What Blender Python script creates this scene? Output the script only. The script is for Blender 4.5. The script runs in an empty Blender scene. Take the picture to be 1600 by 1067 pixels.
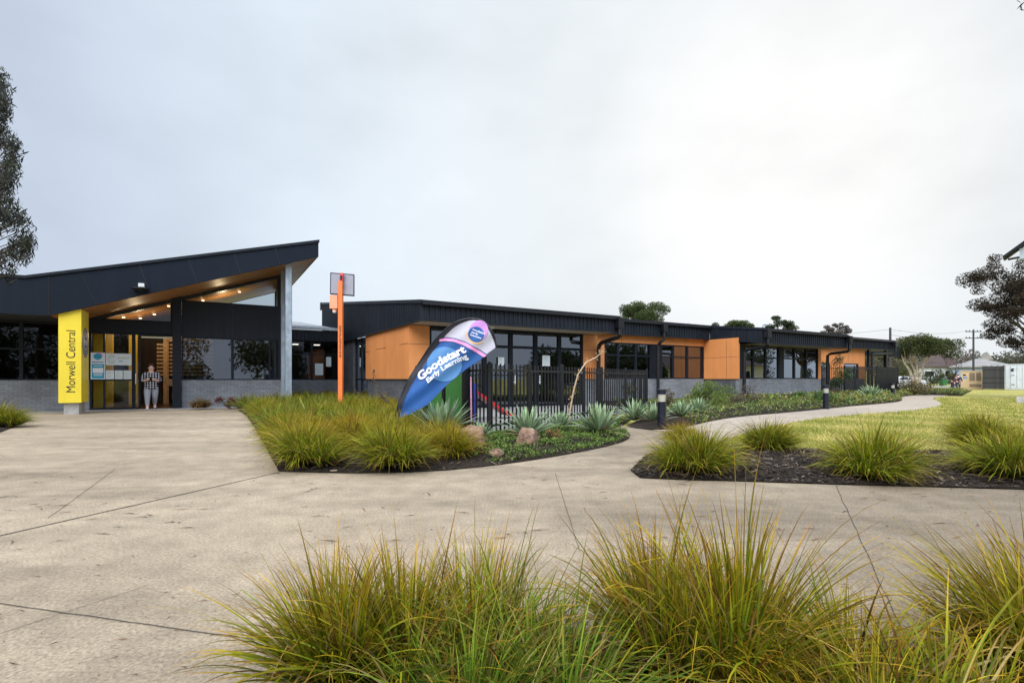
import bpy, math, random
from mathutils import Vector, Matrix
from mathutils.geometry import delaunay_2d_cdt
R = math.radians
scn = bpy.context.scene
COL = scn.collection
EYE = 1.15            # camera height
CA, SA = 0.86, 0.51   # direction of the two school buildings on plan
ANG = math.atan2(SA, CA)

# ------------------------------------------------------------------ survey
def G(px, py, z=0.0):
    """surveyed point of the ground plane (x, y)"""
    Y = 800 * (EYE - z) / (py - 592.0)
    return ((px - 800) / 800 * Y, Y)
def W(u, v):
    n = math.hypot(CA, SA)
    return ((CA * u - SA * v) / n, (SA * u + CA * v) / n)
def at(px, py, Y):
    return ((px - 800) / 800 * Y, Y, EYE + (592 - py) / 800 * Y)

# ------------------------------------------------------------------ mesh builder
class MB:
    def __init__(s): s.v = []; s.f = []; s.c = []; s.m = []; s.mi = 0
    def face(s, pts, cols=None):
        b = len(s.v); s.v += [tuple(p) for p in pts]; s.f.append(tuple(range(b, b + len(pts)))); s.m.append(s.mi)
        s.c += cols if cols else [(1, 1, 1, 1)] * len(pts)
    def raw(s, vs, fs, col=(1, 1, 1, 1)):
        b = len(s.v); s.v += [tuple(p) for p in vs]; s.c += [col] * len(vs)
        for f in fs: s.f.append(tuple(b + i for i in f)); s.m.append(s.mi)
        return s
    def box(s, x0, x1, y0, y1, z0, z1):
        vs = [(x0,y0,z0),(x1,y0,z0),(x1,y1,z0),(x0,y1,z0),(x0,y0,z1),(x1,y0,z1),(x1,y1,z1),(x0,y1,z1)]
        return s.raw(vs, [(0,3,2,1),(4,5,6,7),(0,1,5,4),(1,2,6,5),(2,3,7,6),(3,0,4,7)])
    def obox(s, c, ax, ay, az):
        c = Vector(c); ax = Vector(ax); ay = Vector(ay); az = Vector(az)
        vs = [c + i*ax + j*ay + k*az for k in (-1,1) for (i,j) in ((-1,-1),(1,-1),(1,1),(-1,1))]
        return s.raw(vs, [(0,3,2,1),(4,5,6,7),(0,1,5,4),(1,2,6,5),(2,3,7,6),(3,0,4,7)])
    def prism(s, poly, d):
        d = Vector(d); n = len(poly); p = [Vector(q) for q in poly]; q = [a + d for a in p]
        return s.raw(p + q, [tuple(range(n))[::-1], tuple(range(n, 2*n))] + [(i, (i+1) % n, n + (i+1) % n, n + i) for i in range(n)])
    def tube(s, pts, rad, n=8, cap=True, col=(1,1,1,1)):
        pts = [Vector(p) for p in pts]
        if not isinstance(rad, (list, tuple)): rad = [rad] * len(pts)
        vs = []; fs = []; ref = Vector((0.31, 0.9, 0.21))
        for i, p in enumerate(pts):
            t = (pts[min(i+1, len(pts)-1)] - pts[max(i-1, 0)])
            t = t.normalized() if t.length > 1e-9 else Vector((0,0,1))
            a = t.cross(ref)
            if a.length < 1e-3: a = t.cross(Vector((1,0,0)))
            a.normalize(); b = t.cross(a)
            for k in range(n):
                w = 2*math.pi*k/n; vs.append(p + rad[i]*(math.cos(w)*a + math.sin(w)*b))
        for i in range(len(pts)-1):
            for k in range(n):
                fs.append((i*n+k, i*n+(k+1) % n, (i+1)*n+(k+1) % n, (i+1)*n+k))
        if cap: fs.append(tuple(range(n))[::-1]); fs.append(tuple(range((len(pts)-1)*n, len(pts)*n)))
        return s.raw(vs, fs, col)
    def lathe(s, c, prof, n=16, axis=None):
        vs = []; fs = []; c = Vector(c)
        M = Vector((0,0,1)).rotation_difference(Vector(axis)).to_matrix() if axis else Matrix.Identity(3)
        for r, z in prof:
            for k in range(n):
                w = 2*math.pi*k/n; vs.append(c + M @ Vector((r*math.cos(w), r*math.sin(w), z)))
        for i in range(len(prof)-1):
            for k in range(n): fs.append((i*n+k, i*n+(k+1) % n, (i+1)*n+(k+1) % n, (i+1)*n+k))
        fs.append(tuple(range(n))[::-1]); fs.append(tuple(range((len(prof)-1)*n, len(prof)*n)))
        return s.raw(vs, fs)
    def ball(s, c, r, n=10, m=7, f=None):
        c = Vector(c); r = Vector(r) if hasattr(r, '__len__') else Vector((r,r,r)); vs = []; fs = []
        for i in range(m+1):
            t = math.pi*i/m
            for k in range(n):
                w = 2*math.pi*k/n
                d = Vector((math.sin(t)*math.cos(w), math.sin(t)*math.sin(w), math.cos(t)))
                q = f(d) if f else 1.0
                vs.append(c + Vector((d.x*r.x, d.y*r.y, d.z*r.z))*q)
        for i in range(m):
            for k in range(n): fs.append((i*n+k, (i+1)*n+k, (i+1)*n+(k+1) % n, i*n+(k+1) % n))
        return s.raw(vs, fs)
    def build(s, name, mats, parent=None, org=(0,0,0), smooth=False):
        me = bpy.data.meshes.new(name)
        ox, oy, oz = org
        me.from_pydata([(x-ox, y-oy, z-oz) for x, y, z in s.v], [], s.f)
        if not isinstance(mats, (list, tuple)): mats = [mats]
        for m in mats: me.materials.append(m)
        if any(s.m): me.polygons.foreach_set('material_index', s.m)
        if any(c != (1,1,1,1) for c in s.c):
            a = me.color_attributes.new('Col', 'FLOAT_COLOR', 'POINT')
            a.data.foreach_set('color', [x for c in s.c for x in c])
        if smooth: me.polygons.foreach_set('use_smooth', [True]*len(me.polygons))
        me.update()
        o = bpy.data.objects.new(name, me); COL.objects.link(o)
        if parent: o.parent = parent
        return o

def tag(o, label=None, cat=None, group=None, kind=None):
    if label: o['label'] = label
    if cat: o['category'] = cat
    if group: o['group'] = group
    if kind: o['kind'] = kind
    return o
def empty(name, loc, rz=0.0, label=None, cat=None, group=None):
    o = bpy.data.objects.new(name, None); COL.objects.link(o); o.location = loc; o.rotation_euler = (0,0,rz)
    o.empty_display_size = 0.2
    return tag(o, label, cat, group)
def copy_tree(o, parent=None):
    c = o.copy(); COL.objects.link(c)
    if parent: c.parent = parent
    for ch in list(o.children): copy_tree(ch, c)
    return c
def struct(o): o['kind'] = 'structure'; return o

# ------------------------------------------------------------------ materials
def mat(name):
    m = bpy.data.materials.new(name); m.use_nodes = True
    n = m.node_tree; b = n.nodes['Principled BSDF']
    return m, n, b
def nd(nt, t, **k):
    n = nt.nodes.new(t)
    for a, v in k.items():
        if a.startswith('_'): n.inputs[a[1:].replace('_', ' ')].default_value = v
        else: setattr(n, a, v)
    return n
def ramp(nt, src, stops, interp='LINEAR'):
    r = nt.nodes.new('ShaderNodeValToRGB'); r.color_ramp.interpolation = interp
    e = r.color_ramp.elements
    while len(e) < len(stops): e.new(0.5)
    for i, (p, c) in enumerate(stops):
        e[i].position = p; e[i].color = (c, c, c, 1) if isinstance(c, (int, float)) else (*c, 1)
    nt.links.new(src, r.inputs[0]); return r
def mix(nt, fac, a, b, mode='MIX'):
    m = nt.nodes.new('ShaderNodeMix'); m.data_type = 'RGBA'; m.blend_type = mode
    for k, s in ((0, fac), (6, a), (7, b)):
        if isinstance(s, (int, float)): m.inputs[k].default_value = s if k == 0 else (s, s, s, 1)
        elif isinstance(s, tuple): m.inputs[k].default_value = (*s, 1)
        else: nt.links.new(s, m.inputs[k])
    return m.outputs[2]
def noise(nt, vec, scale, detail=4, rough=0.55):
    n = nd(nt, 'ShaderNodeTexNoise', _Scale=scale, _Detail=detail, _Roughness=rough)
    nt.links.new(vec, n.inputs['Vector']); return n.outputs['Fac']
def objvec(nt, scale=None):
    t = nt.nodes.new('ShaderNodeTexCoord')
    if not scale: return t.outputs['Object']
    mp = nd(nt, 'ShaderNodeMapping', _Scale=scale); nt.links.new(t.outputs['Object'], mp.inputs[0]); return mp.outputs[0]
def bump(nt, b, h, strength=0.3, dist=0.02):
    bp = nd(nt, 'ShaderNodeBump', _Strength=strength, _Distance=dist)
    nt.links.new(h, bp.inputs['Height']); nt.links.new(bp.outputs[0], b.inputs['Normal'])

def paint(name, c, rough=0.5, var=0.12, metal=0.0, scale=1.3, spec=0.5):
    m, n, b = mat(name); v = objvec(n)
    f = noise(n, v, scale, 5); g = noise(n, v, 40, 2)
    r = ramp(n, f, [(0.3, tuple(x*(1-var) for x in c)), (0.7, tuple(min(1, x*(1+var)) for x in c))])
    o = mix(n, 0.12, r.outputs[0], g, 'OVERLAY')
    mp = nd(n, 'ShaderNodeMapping', _Scale=(5, 5, .35)); n.links.new(v, mp.inputs[0]); sk = noise(n, mp.outputs[0], 1.0, 4)
    sr = ramp(n, sk, [(0.3, 1-var*.9), (0.7, 1+var*.6)]); o = mix(n, 1.0, o, sr.outputs[0], 'MULTIPLY')
    n.links.new(o, b.inputs['Base Color'])
    rr = ramp(n, f, [(0.2, rough*0.8), (0.8, min(1, rough*1.2))]); n.links.new(rr.outputs[0], b.inputs['Roughness'])
    b.inputs['Metallic'].default_value = metal; b.inputs['Specular IOR Level'].default_value = spec
    return m
M = {}
M['clad'] = paint('charcoal_cladding', (0.015, 0.019, 0.027), 0.5, 0.2, spec=.22)
M['fascia'] = paint('charcoal_fascia_board', (0.011, 0.0165, 0.027), 0.6, 0.1, spec=.12)
M['frame'] = paint('dark_frame_paint', (0.011, 0.0145, 0.022), 0.5, 0.12, spec=.2)
M['black'] = paint('black_powder_coat', (0.005, 0.0055, 0.008), 0.42, 0.15)
M['navyblack'] = paint('navy_black_paint', (0.006, 0.008, 0.02), 0.38, 0.15)
M['orange'] = paint('orange_panel_paint', (0.68, 0.26, 0.08), 0.6, 0.055)
M['polorange'] = paint('orange_post_paint', (0.82, 0.19, 0.04), 0.45, 0.06)
M['salmon'] = paint('salmon_box_paint', (0.85, 0.33, 0.19), 0.5, 0.06)
M['yellow'] = paint('yellow_panel_paint', (0.9, 0.7, 0.05), 0.4, 0.05)
M['yellowin'] = paint('yellow_inner_paint', (0.75, 0.52, 0.03), 0.5, 0.08)
M['galv'] = paint('galvanised_steel', (0.33, 0.39, 0.45), 0.45, 0.2, 0.25, 5)
M['white'] = paint('white_paint', (0.8, 0.8, 0.8), 0.5, 0.05)
M['offwhite'] = paint('cream_paint', (0.72, 0.68, 0.52), 0.5, 0.05)
M['greyback'] = paint('panel_backsheet', (0.23, 0.225, 0.27), 0.6, 0.05)
M['soffit'] = paint('beige_soffit', (0.4, 0.33, 0.25), 0.7, 0.08)
M['tinroof'] = paint('weathered_tin_roof', (0.27, 0.26, 0.25), 0.7, 0.2)
M['roofgrey'] = paint('pale_roof_sheet', (0.38, 0.41, 0.43), 0.5, 0.12, 0.2)
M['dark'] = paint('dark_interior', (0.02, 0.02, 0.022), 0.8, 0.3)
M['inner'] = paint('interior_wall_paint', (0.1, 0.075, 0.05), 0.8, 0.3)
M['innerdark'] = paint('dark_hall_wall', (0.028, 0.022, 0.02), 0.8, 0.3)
M['tan'] = paint('tan_cabinet_paint', (0.56, 0.41, 0.235), 0.55, 0.06)
M['tandark'] = paint('brown_louvre', (0.26, 0.19, 0.12), 0.6, 0.1)
M['red'] = paint('red_plastic', (0.6, 0.02, 0.03), 0.3, 0.05)
M['blue'] = paint('blue_plastic', (0.03, 0.04, 0.25), 0.35, 0.05)
M['pink'] = paint('pink_plastic', (0.85, 0.4, 0.55), 0.4, 0.05)
M['green'] = paint('green_plastic', (0.03, 0.2, 0.05), 0.4, 0.1)
M['flagblue'] = paint('flag_blue', (0.016, 0.095, 0.32), 0.7, 0.08)
M['flagwhite'] = paint('flag_white', (0.52, 0.51, 0.6), 0.7, 0.05)
M['flagpink'] = paint('flag_pink', (0.82, 0.33, 0.62), 0.7, 0.05)
M['flagsky'] = paint('flag_sky_blue', (0.09, 0.25, 0.52), 0.7, 0.05)
M['flagpurple'] = paint('flag_purple', (0.55, 0.26, 0.62), 0.7, 0.05)
M['flagorange'] = paint('flag_orange', (0.9, 0.5, 0.2), 0.7, 0.05)
M['flagblack'] = paint('flag_sleeve', (0.018, 0.018, 0.028), 0.7, 0.1)
M['lettering'] = paint('white_lettering', (0.85, 0.86, 0.95), 0.6, 0.03)
M['ink'] = paint('black_ink', (0.012, 0.012, 0.014), 0.6, 0.05)
M['navy'] = paint('navy_ink', (0.02, 0.025, 0.07), 0.5, 0.05)
M['teal'] = paint('teal_print', (0.02, 0.33, 0.5), 0.5, 0.05)
M['paper'] = paint('white_paper', (0.72, 0.78, 0.8), 0.6, 0.03)
M['pale'] = paint('pale_print', (0.52, 0.6, 0.55), 0.6, 0.05)
M['skin'] = paint('skin', (0.74, 0.45, 0.36), 0.55, 0.06)
M['hair'] = paint('red_brown_hair', (0.06, 0.012, 0.012), 0.6, 0.2)
M['legging'] = paint('grey_marle_cloth', (0.33, 0.34, 0.38), 0.85, 0.15, 0, 30)
M['maroon'] = paint('maroon_cloth', (0.05, 0.012, 0.018), 0.85, 0.15)
M['navycloth'] = paint('navy_cloth', (0.018, 0.03, 0.08), 0.85, 0.2)
M['trunkwhite'] = paint('pale_gum_bark', (0.5, 0.42, 0.35), 0.85, 0.3, 0, 4)
M['bark'] = paint('dark_bark', (0.06, 0.045, 0.035), 0.9, 0.3, 0, 6)
M['stalk'] = paint('dry_flower_stalk', (0.56, 0.4, 0.25), 0.9, 0.25, 0, 12)
M['steeldark'] = paint('pole_timber', (0.05, 0.045, 0.05), 0.8, 0.2)
M['peach'] = paint('faded_orange_brick', (0.4, 0.2, 0.09), 0.8)
M['rooftile'] = paint('brown_red_tiles', (0.075, 0.05, 0.045), 0.8, 0.2, 0, 2)
M['housewhite'] = paint('white_weatherboard', (0.66, 0.7, 0.72), 0.7, 0.05)
M['houseblue'] = paint('pale_blue_weatherboard', (0.3, 0.37, 0.47), 0.7, 0.05)
M['carwhite'] = paint('white_car_paint', (0.75, 0.76, 0.78), 0.25, 0.02)
M['tyre'] = paint('tyre_rubber', (0.012, 0.012, 0.012), 0.8, 0.1)
M['container'] = paint('white_container_paint', (0.6, 0.63, 0.66), 0.5, 0.08)
M['lightgrey'] = paint('pale_blue_grey_steel', (0.42, 0.5, 0.56), 0.45, 0.1)

def emis(name, c, s):
    m, n, b = mat(name); b.inputs['Base Color'].default_value = (*c, 1)
    b.inputs['Emission Color'].default_value = (*c, 1); b.inputs['Emission Strength'].default_value = s; return m
M['lamp'] = emis('warm_downlight', (1.0, 0.72, 0.4), 7)
M['tubelight'] = emis('ceiling_light_panel', (1.0, 0.95, 0.85), 2.2)

def glass(name, tint, refl=1.0, ior=1.5):
    m, n, b = mat(name); out = n.nodes['Material Output']
    tr = nd(n, 'ShaderNodeBsdfTransparent', _Color=(*tint, 1)); gl = nd(n, 'ShaderNodeBsdfGlossy', _Roughness=0.015, _Color=(0.9, 0.94, 1, 1))
    fr = nd(n, 'ShaderNodeFresnel', _IOR=ior); mx = nd(n, 'ShaderNodeMixShader')
    mul = nd(n, 'ShaderNodeMath', operation='MULTIPLY'); mul.inputs[1].default_value = refl
    v = objvec(n); f = noise(n, v, 0.9, 2)
    bp = nd(n, 'ShaderNodeBump', _Strength=0.02, _Distance=0.05); n.links.new(f, bp.inputs['Height']); n.links.new(bp.outputs[0], gl.inputs['Normal'])
    n.links.new(fr.outputs[0], mul.inputs[0]); n.links.new(mul.outputs[0], mx.inputs[0]); n.links.new(tr.outputs[0], mx.inputs[1]); n.links.new(gl.outputs[0], mx.inputs[2])
    n.links.new(mx.outputs[0], out.inputs[0]); return m
M['glass'] = glass('tinted_glass', (0.34, 0.36, 0.37), 4.6)
M['glassdim'] = glass('dim_mirror_glass', (0.2, 0.21, 0.23), 4.2)
M['glassclear'] = glass('clear_glass', (0.72, 0.76, 0.76), 1.3)
M['glassdark'] = glass('dark_glass', (0.16, 0.17, 0.19), 1.1)

def brick(name, c1, c2, mortar):
    m, n, b = mat(name); v = objvec(n)
    sp = nd(n, 'ShaderNodeSeparateXYZ'); n.links.new(v, sp.inputs[0])
    ad = nd(n, 'ShaderNodeMath', operation='ADD'); n.links.new(sp.outputs[0], ad.inputs[0]); n.links.new(sp.outputs[1], ad.inputs[1])
    cb = nd(n, 'ShaderNodeCombineXYZ'); n.links.new(ad.outputs[0], cb.inputs[0]); n.links.new(sp.outputs[2], cb.inputs[1])
    br = nd(n, 'ShaderNodeTexBrick', _Scale=1.0, _Color1=(*c1, 1), _Color2=(*c2, 1), _Mortar=(*mortar, 1))
    br.inputs['Mortar Size'].default_value = 0.006; br.inputs['Brick Width'].default_value = 0.24; br.inputs['Row Height'].default_value = 0.086
    n.links.new(cb.outputs[0], br.inputs['Vector'])
    f = noise(n, v, 1.1, 5); g = noise(n, v, 25, 3)
    r = ramp(n, f, [(0.3, 0.75), (0.7, 1.2)])
    o = mix(n, 1.0, br.outputs['Color'], r.outputs[0], 'MULTIPLY'); o = mix(n, 0.25, o, g, 'OVERLAY')
    n.links.new(o, b.inputs['Base Color']); b.inputs['Roughness'].default_value = 0.85
    inv = nd(n, 'ShaderNodeMath', operation='SUBTRACT'); inv.inputs[0].default_value = 1; n.links.new(br.outputs['Fac'], inv.inputs[1])
    bump(n, b, inv.outputs[0], 0.7, 0.008); return m
M['brick'] = brick('grey_brick', (0.245, 0.26, 0.28), (0.185, 0.197, 0.215), (0.12, 0.125, 0.135))
M['brickdark'] = brick('dark_grey_brick', (0.115, 0.118, 0.135), (0.085, 0.088, 0.102), (0.05, 0.05, 0.055))

def timber(name, c1, c2, pitch, axis, rough=0.45):
    m, n, b = mat(name); v = objvec(n); sp = nd(n, 'ShaderNodeSeparateXYZ'); n.links.new(v, sp.inputs[0])
    dv = nd(n, 'ShaderNodeMath', operation='DIVIDE'); n.links.new(sp.outputs[axis], dv.inputs[0]); dv.inputs[1].default_value = pitch
    fl = nd(n, 'ShaderNodeMath', operation='FLOOR'); n.links.new(dv.outputs[0], fl.inputs[0])
    fr = nd(n, 'ShaderNodeMath', operation='FRACT'); n.links.new(dv.outputs[0], fr.inputs[0])
    wn = nd(n, 'ShaderNodeTexWhiteNoise', noise_dimensions='1D'); n.links.new(fl.outputs[0], wn.inputs['W'])
    sc = [14, 14, 14]; sc[1-axis if axis < 2 else 0] = 0.7
    mp = nd(n, 'ShaderNodeMapping', _Scale=tuple(sc)); n.links.new(v, mp.inputs[0])
    g = noise(n, mp.outputs[0], 1.0, 5)
    o = mix(n, wn.outputs['Value'], c1, c2); rg = ramp(n, g, [(0.3, 0.7), (0.7, 1.15)]); o = mix(n, 1.0, o, rg.outputs[0], 'MULTIPLY')
    gap = ramp(n, fr.outputs[0], [(0.0, 0.2), (0.05, 1.0)]); o = mix(n, 1.0, o, gap.outputs[0], 'MULTIPLY')
    n.links.new(o, b.inputs['Base Color']); b.inputs['Roughness'].default_value = rough; return m
M['timber'] = timber('timber_lining', (0.5, 0.235, 0.075), (0.33, 0.145, 0.045), 0.1, 1)
M['slat'] = timber('pale_timber_slats', (0.5, 0.33, 0.16), (0.4, 0.25, 0.12), 0.3, 0)
M['paling'] = timber('weathered_palings', (0.055, 0.055, 0.055), (0.033, 0.032, 0.034), 0.22, 0, 0.9)

def concrete(name, c1, c2, dark=0.55, darken_right=False):
    m, n, b = mat(name); v = objvec(n)
    big = noise(n, v, 0.22, 5, 0.6); mp = nd(n, 'ShaderNodeMapping', _Scale=(0.28, 1.1, 1)); mp.inputs['Rotation'].default_value = (0, 0, -0.5)
    n.links.new(v, mp.inputs[0]); streak = noise(n, mp.outputs[0], 0.9, 7, 0.66); med = noise(n, v, 3.5, 6, 0.65); fine = noise(n, v, 55, 6, 0.8)
    o = ramp(n, big, [(0.32, c2), (0.66, c1)]).outputs[0]
    if darken_right:  # base colour gets gradually darker towards the right
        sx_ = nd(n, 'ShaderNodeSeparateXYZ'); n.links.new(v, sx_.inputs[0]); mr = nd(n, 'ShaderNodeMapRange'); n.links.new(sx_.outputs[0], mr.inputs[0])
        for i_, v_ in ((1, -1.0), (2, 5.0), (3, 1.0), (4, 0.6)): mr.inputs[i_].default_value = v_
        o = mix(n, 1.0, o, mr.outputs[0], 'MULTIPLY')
    st = ramp(n, streak, [(0.3, dark), (0.5, .97), (0.72, 1.15)]); o = mix(n, 1.0, o, st.outputs[0], 'MULTIPLY')
    md = ramp(n, med, [(0.3, 0.8), (0.68, 1.14)]); o = mix(n, 1.0, o, md.outputs[0], 'MULTIPLY')
    fn = ramp(n, fine, [(0.34, 0.5), (0.66, 1.42)]); o = mix(n, 1.0, o, fn.outputs[0], 'MULTIPLY')
    vo = nd(n, 'ShaderNodeTexVoronoi', _Scale=4.0); n.links.new(v, vo.inputs['Vector'])
    sp = ramp(n, vo.outputs['Distance'], [(0.0, 0.5), (0.016, 0.62), (0.03, 1.0)]); o = mix(n, 0.7, o, mix(n, 1.0, o, sp.outputs[0], 'MULTIPLY'))
    n.links.new(o, b.inputs['Base Color']); b.inputs['Roughness'].default_value = 0.8; b.inputs['Specular IOR Level'].default_value = 0.3
    bump(n, b, fine, 0.7, 0.008); return m
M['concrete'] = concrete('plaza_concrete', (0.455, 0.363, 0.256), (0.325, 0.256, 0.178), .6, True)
M['pathcon'] = concrete('path_concrete', (0.47, 0.39, 0.31), (0.39, 0.32, 0.255), 0.85)
M['yardcon'] = concrete('yard_concrete', (0.33, 0.32, 0.30), (0.27, 0.262, 0.25), 0.8)
M['palecon'] = concrete('pale_concrete', (0.47, 0.46, 0.44), (0.38, 0.37, 0.36), 0.75)
M['asphalt'] = concrete('asphalt', (0.2, 0.205, 0.22), (0.16, 0.165, 0.18), 0.8)

def ground_mat(name, stops, scales=(0.5, 5, 45), bumpd=0.03):
    m, n, b = mat(name); v = objvec(n)
    a = noise(n, v, scales[0], 5, 0.6); c = noise(n, v, scales[1], 5, 0.65); d = noise(n, v, scales[2], 3, 0.7)
    s = nd(n, 'ShaderNodeMath', operation='ADD'); n.links.new(a, s.inputs[0]); n.links.new(c, s.inputs[1])
    h = nd(n, 'ShaderNodeMath', operation='MULTIPLY'); n.links.new(s.outputs[0], h.inputs[0]); h.inputs[1].default_value = 0.5
    o = ramp(n, h.outputs[0], stops).outputs[0]
    f = ramp(n, d, [(0.3, 0.5), (0.7, 1.35)]); o = mix(n, 1.0, o, f.outputs[0], 'MULTIPLY')
    n.links.new(o, b.inputs['Base Color']); b.inputs['Roughness'].default_value = 0.95; b.inputs['Specular IOR Level'].default_value = 0.1
    bump(n, b, d, 0.8, bumpd); return m
M['lawn'] = ground_mat('lawn_turf', [(0.36, (0.2, 0.22, 0.04)), (0.45, (0.36, 0.34, 0.08)), (0.54, (0.48, 0.42, 0.14)), (0.66, (0.5, 0.4, 0.2))])
M['soil'] = ground_mat('dark_soil', [(0.35, (0.02, 0.016, 0.013)), (0.6, (0.055, 0.042, 0.032))], (1, 12, 70))
M['hillmat'] = ground_mat('hill_ground', [(0.35, (0.035, 0.05, 0.02)), (0.6, (0.07, 0.075, 0.04))], (0.02, 0.2, 2))

def leafmat(name, trans=0.35, rough=0.5, spec=.25):
    m, n, b = mat(name); out = n.nodes['Material Output']
    at_ = nd(n, 'ShaderNodeAttribute', attribute_name='Col')
    v = objvec(n); f = noise(n, v, 7, 2); r = ramp(n, f, [(0.3, 0.78), (0.7, 1.2)])
    o = mix(n, 1.0, at_.outputs['Color'], r.outputs[0], 'MULTIPLY')
    n.links.new(o, b.inputs['Base Color']); b.inputs['Roughness'].default_value = rough; b.inputs['Specular IOR Level'].default_value = spec
    tr = nd(n, 'ShaderNodeBsdfTranslucent'); n.links.new(o, tr.inputs['Color'])
    mx = nd(n, 'ShaderNodeMixShader'); mx.inputs[0].default_value = trans
    n.links.new(b.outputs[0], mx.inputs[1]); n.links.new(tr.outputs[0], mx.inputs[2]); n.links.new(mx.outputs[0], out.inputs[0]); return m
M['leaf'] = leafmat('foliage_leaf'); M['blade'] = leafmat('grass_blade', 0.3, 0.5, .12); M['succulent'] = leafmat('succulent_leaf', 0.12, 0.4)
M['chip'] = leafmat('bark_chip', 0.0, 0.9)

def rockmat():
    m, n, b = mat('brown_rock'); v = objvec(n); a = noise(n, v, 3, 6, 0.7); c = noise(n, v, 14, 5, 0.7)
    o = ramp(n, a, [(0.3, (0.15, 0.1, 0.085)), (0.5, (0.29, 0.17, 0.105)), (0.68, (0.38, 0.29, 0.22))]).outputs[0]
    f = ramp(n, c, [(0.3, 0.5), (0.7, 1.25)]); o = mix(n, 1.0, o, f.outputs[0], 'MULTIPLY')
    n.links.new(o, b.inputs['Base Color']); b.inputs['Roughness'].default_value = 0.9; bump(n, b, c, 0.9, 0.03); return m
M['rock'] = rockmat()
def turfmat():
    m, n, b = mat('artificial_turf'); v = objvec(n); c = noise(n, v, 60, 3, 0.7)
    o = ramp(n, c, [(0.3, (0.015, 0.09, 0.012)), (0.7, (0.05, 0.21, 0.03))]).outputs[0]
    n.links.new(o, b.inputs['Base Color']); b.inputs['Roughness'].default_value = 0.95; bump(n, b, c, 0.8, 0.01); return m
M['turf'] = turfmat()
def plaidmat():
    m, n, b = mat('checked_flannel'); v = objvec(n); sp = nd(n, 'ShaderNodeSeparateXYZ'); n.links.new(v, sp.inputs[0]); s = []
    for ax, p in ((0, 0.085), (2, 0.085)):
        d = nd(n, 'ShaderNodeMath', operation='DIVIDE'); n.links.new(sp.outputs[ax], d.inputs[0]); d.inputs[1].default_value = p
        f = nd(n, 'ShaderNodeMath', operation='FRACT'); n.links.new(d.outputs[0], f.inputs[0])
        g = nd(n, 'ShaderNodeMath', operation='GREATER_THAN'); n.links.new(f.outputs[0], g.inputs[0]); g.inputs[1].default_value = 0.52; s.append(g.outputs[0])
    a = nd(n, 'ShaderNodeMath', operation='ADD'); n.links.new(s[0], a.inputs[0]); n.links.new(s[1], a.inputs[1])
    h = nd(n, 'ShaderNodeMath', operation='MULTIPLY'); n.links.new(a.outputs[0], h.inputs[0]); h.inputs[1].default_value = 0.5
    o = ramp(n, h.outputs[0], [(0.0, (0.008, 0.008, 0.014)), (0.5, (0.05, 0.05, 0.07)), (1.0, (0.72, 0.7, 0.74))]).outputs[0]
    n.links.new(o, b.inputs['Base Color']); b.inputs['Roughness'].default_value = 0.9; return m
M['plaid'] = plaidmat()

# ------------------------------------------------------------------ text
def text_mesh(s, size=1.0, offset=0.0, align='LEFT', shear=0.0):
    cu = bpy.data.curves.new('txt', 'FONT'); cu.body = s; cu.size = size; cu.offset = offset; cu.align_x = align; cu.resolution_u = 3; cu.shear = shear
    o = bpy.data.objects.new('txt', cu); COL.objects.link(o)
    dg = bpy.context.evaluated_depsgraph_get(); me = o.evaluated_get(dg).to_mesh()
    vs = [(v.co.x, v.co.y) for v in me.vertices]; fs = [tuple(p.vertices) for p in me.polygons]
    o.evaluated_get(dg).to_mesh_clear(); bpy.data.objects.remove(o); bpy.data.curves.remove(cu); return vs, fs
def fit(vs, w, h):
    x0 = min(v[0] for v in vs); x1 = max(v[0] for v in vs); y0 = min(v[1] for v in vs); y1 = max(v[1] for v in vs)
    return [((x-x0)/(x1-x0)*w, (y-y0)/(y1-y0)*h) for x, y in vs]

def sheet2d(outline, step):
    """triangulated fill of a 2-D outline with inner points"""
    xs = [p[0] for p in outline]; ys = [p[1] for p in outline]
    pts = [Vector(p) for p in outline]; n = len(pts)
    def inside(x, y):
        c = False; j = n-1
        for i in range(n):
            if (outline[i][1] > y) != (outline[j][1] > y) and x < (outline[j][0]-outline[i][0])*(y-outline[i][1])/(outline[j][1]-outline[i][1])+outline[i][0]: c = not c
            j = i
        return c
    rr = random.Random(5); y = min(ys)+step*.5
    while y < max(ys):
        x = min(xs)+step*.5
        while x < max(xs):
            a, b = x+rr.uniform(-.3, .3)*step, y+rr.uniform(-.3, .3)*step
            if inside(a, b): pts.append(Vector((a, b)))
            x += step
        y += step
    r = delaunay_2d_cdt(pts, [], [list(range(n))], 1, 1e-6)
    P = [(v.x, v.y) for v in r[0]]
    return P, [tuple(f) for f in r[2] if inside(sum(P[k][0] for k in f)/len(f), sum(P[k][1] for k in f)/len(f))], inside
def segdist(p, a, b):
    ax, ay = a; bx, by = b; dx, dy = bx-ax, by-ay; L = dx*dx+dy*dy
    t = 0 if L == 0 else max(0, min(1, ((p[0]-ax)*dx+(p[1]-ay)*dy)/L))
    return math.hypot(p[0]-ax-t*dx, p[1]-ay-t*dy)
def edgedist(p, poly): return min(segdist(p, poly[i], poly[(i+1) % len(poly)]) for i in range(len(poly)))
def resample(poly, step):
    o = []
    for i in range(len(poly)):
        a, b = poly[i], poly[(i+1) % len(poly)]; n = max(1, int(math.hypot(b[0]-a[0], b[1]-a[1])/step))
        for k in range(n): o.append((a[0]+(b[0]-a[0])*k/n, a[1]+(b[1]-a[1])*k/n))
    return o
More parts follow.
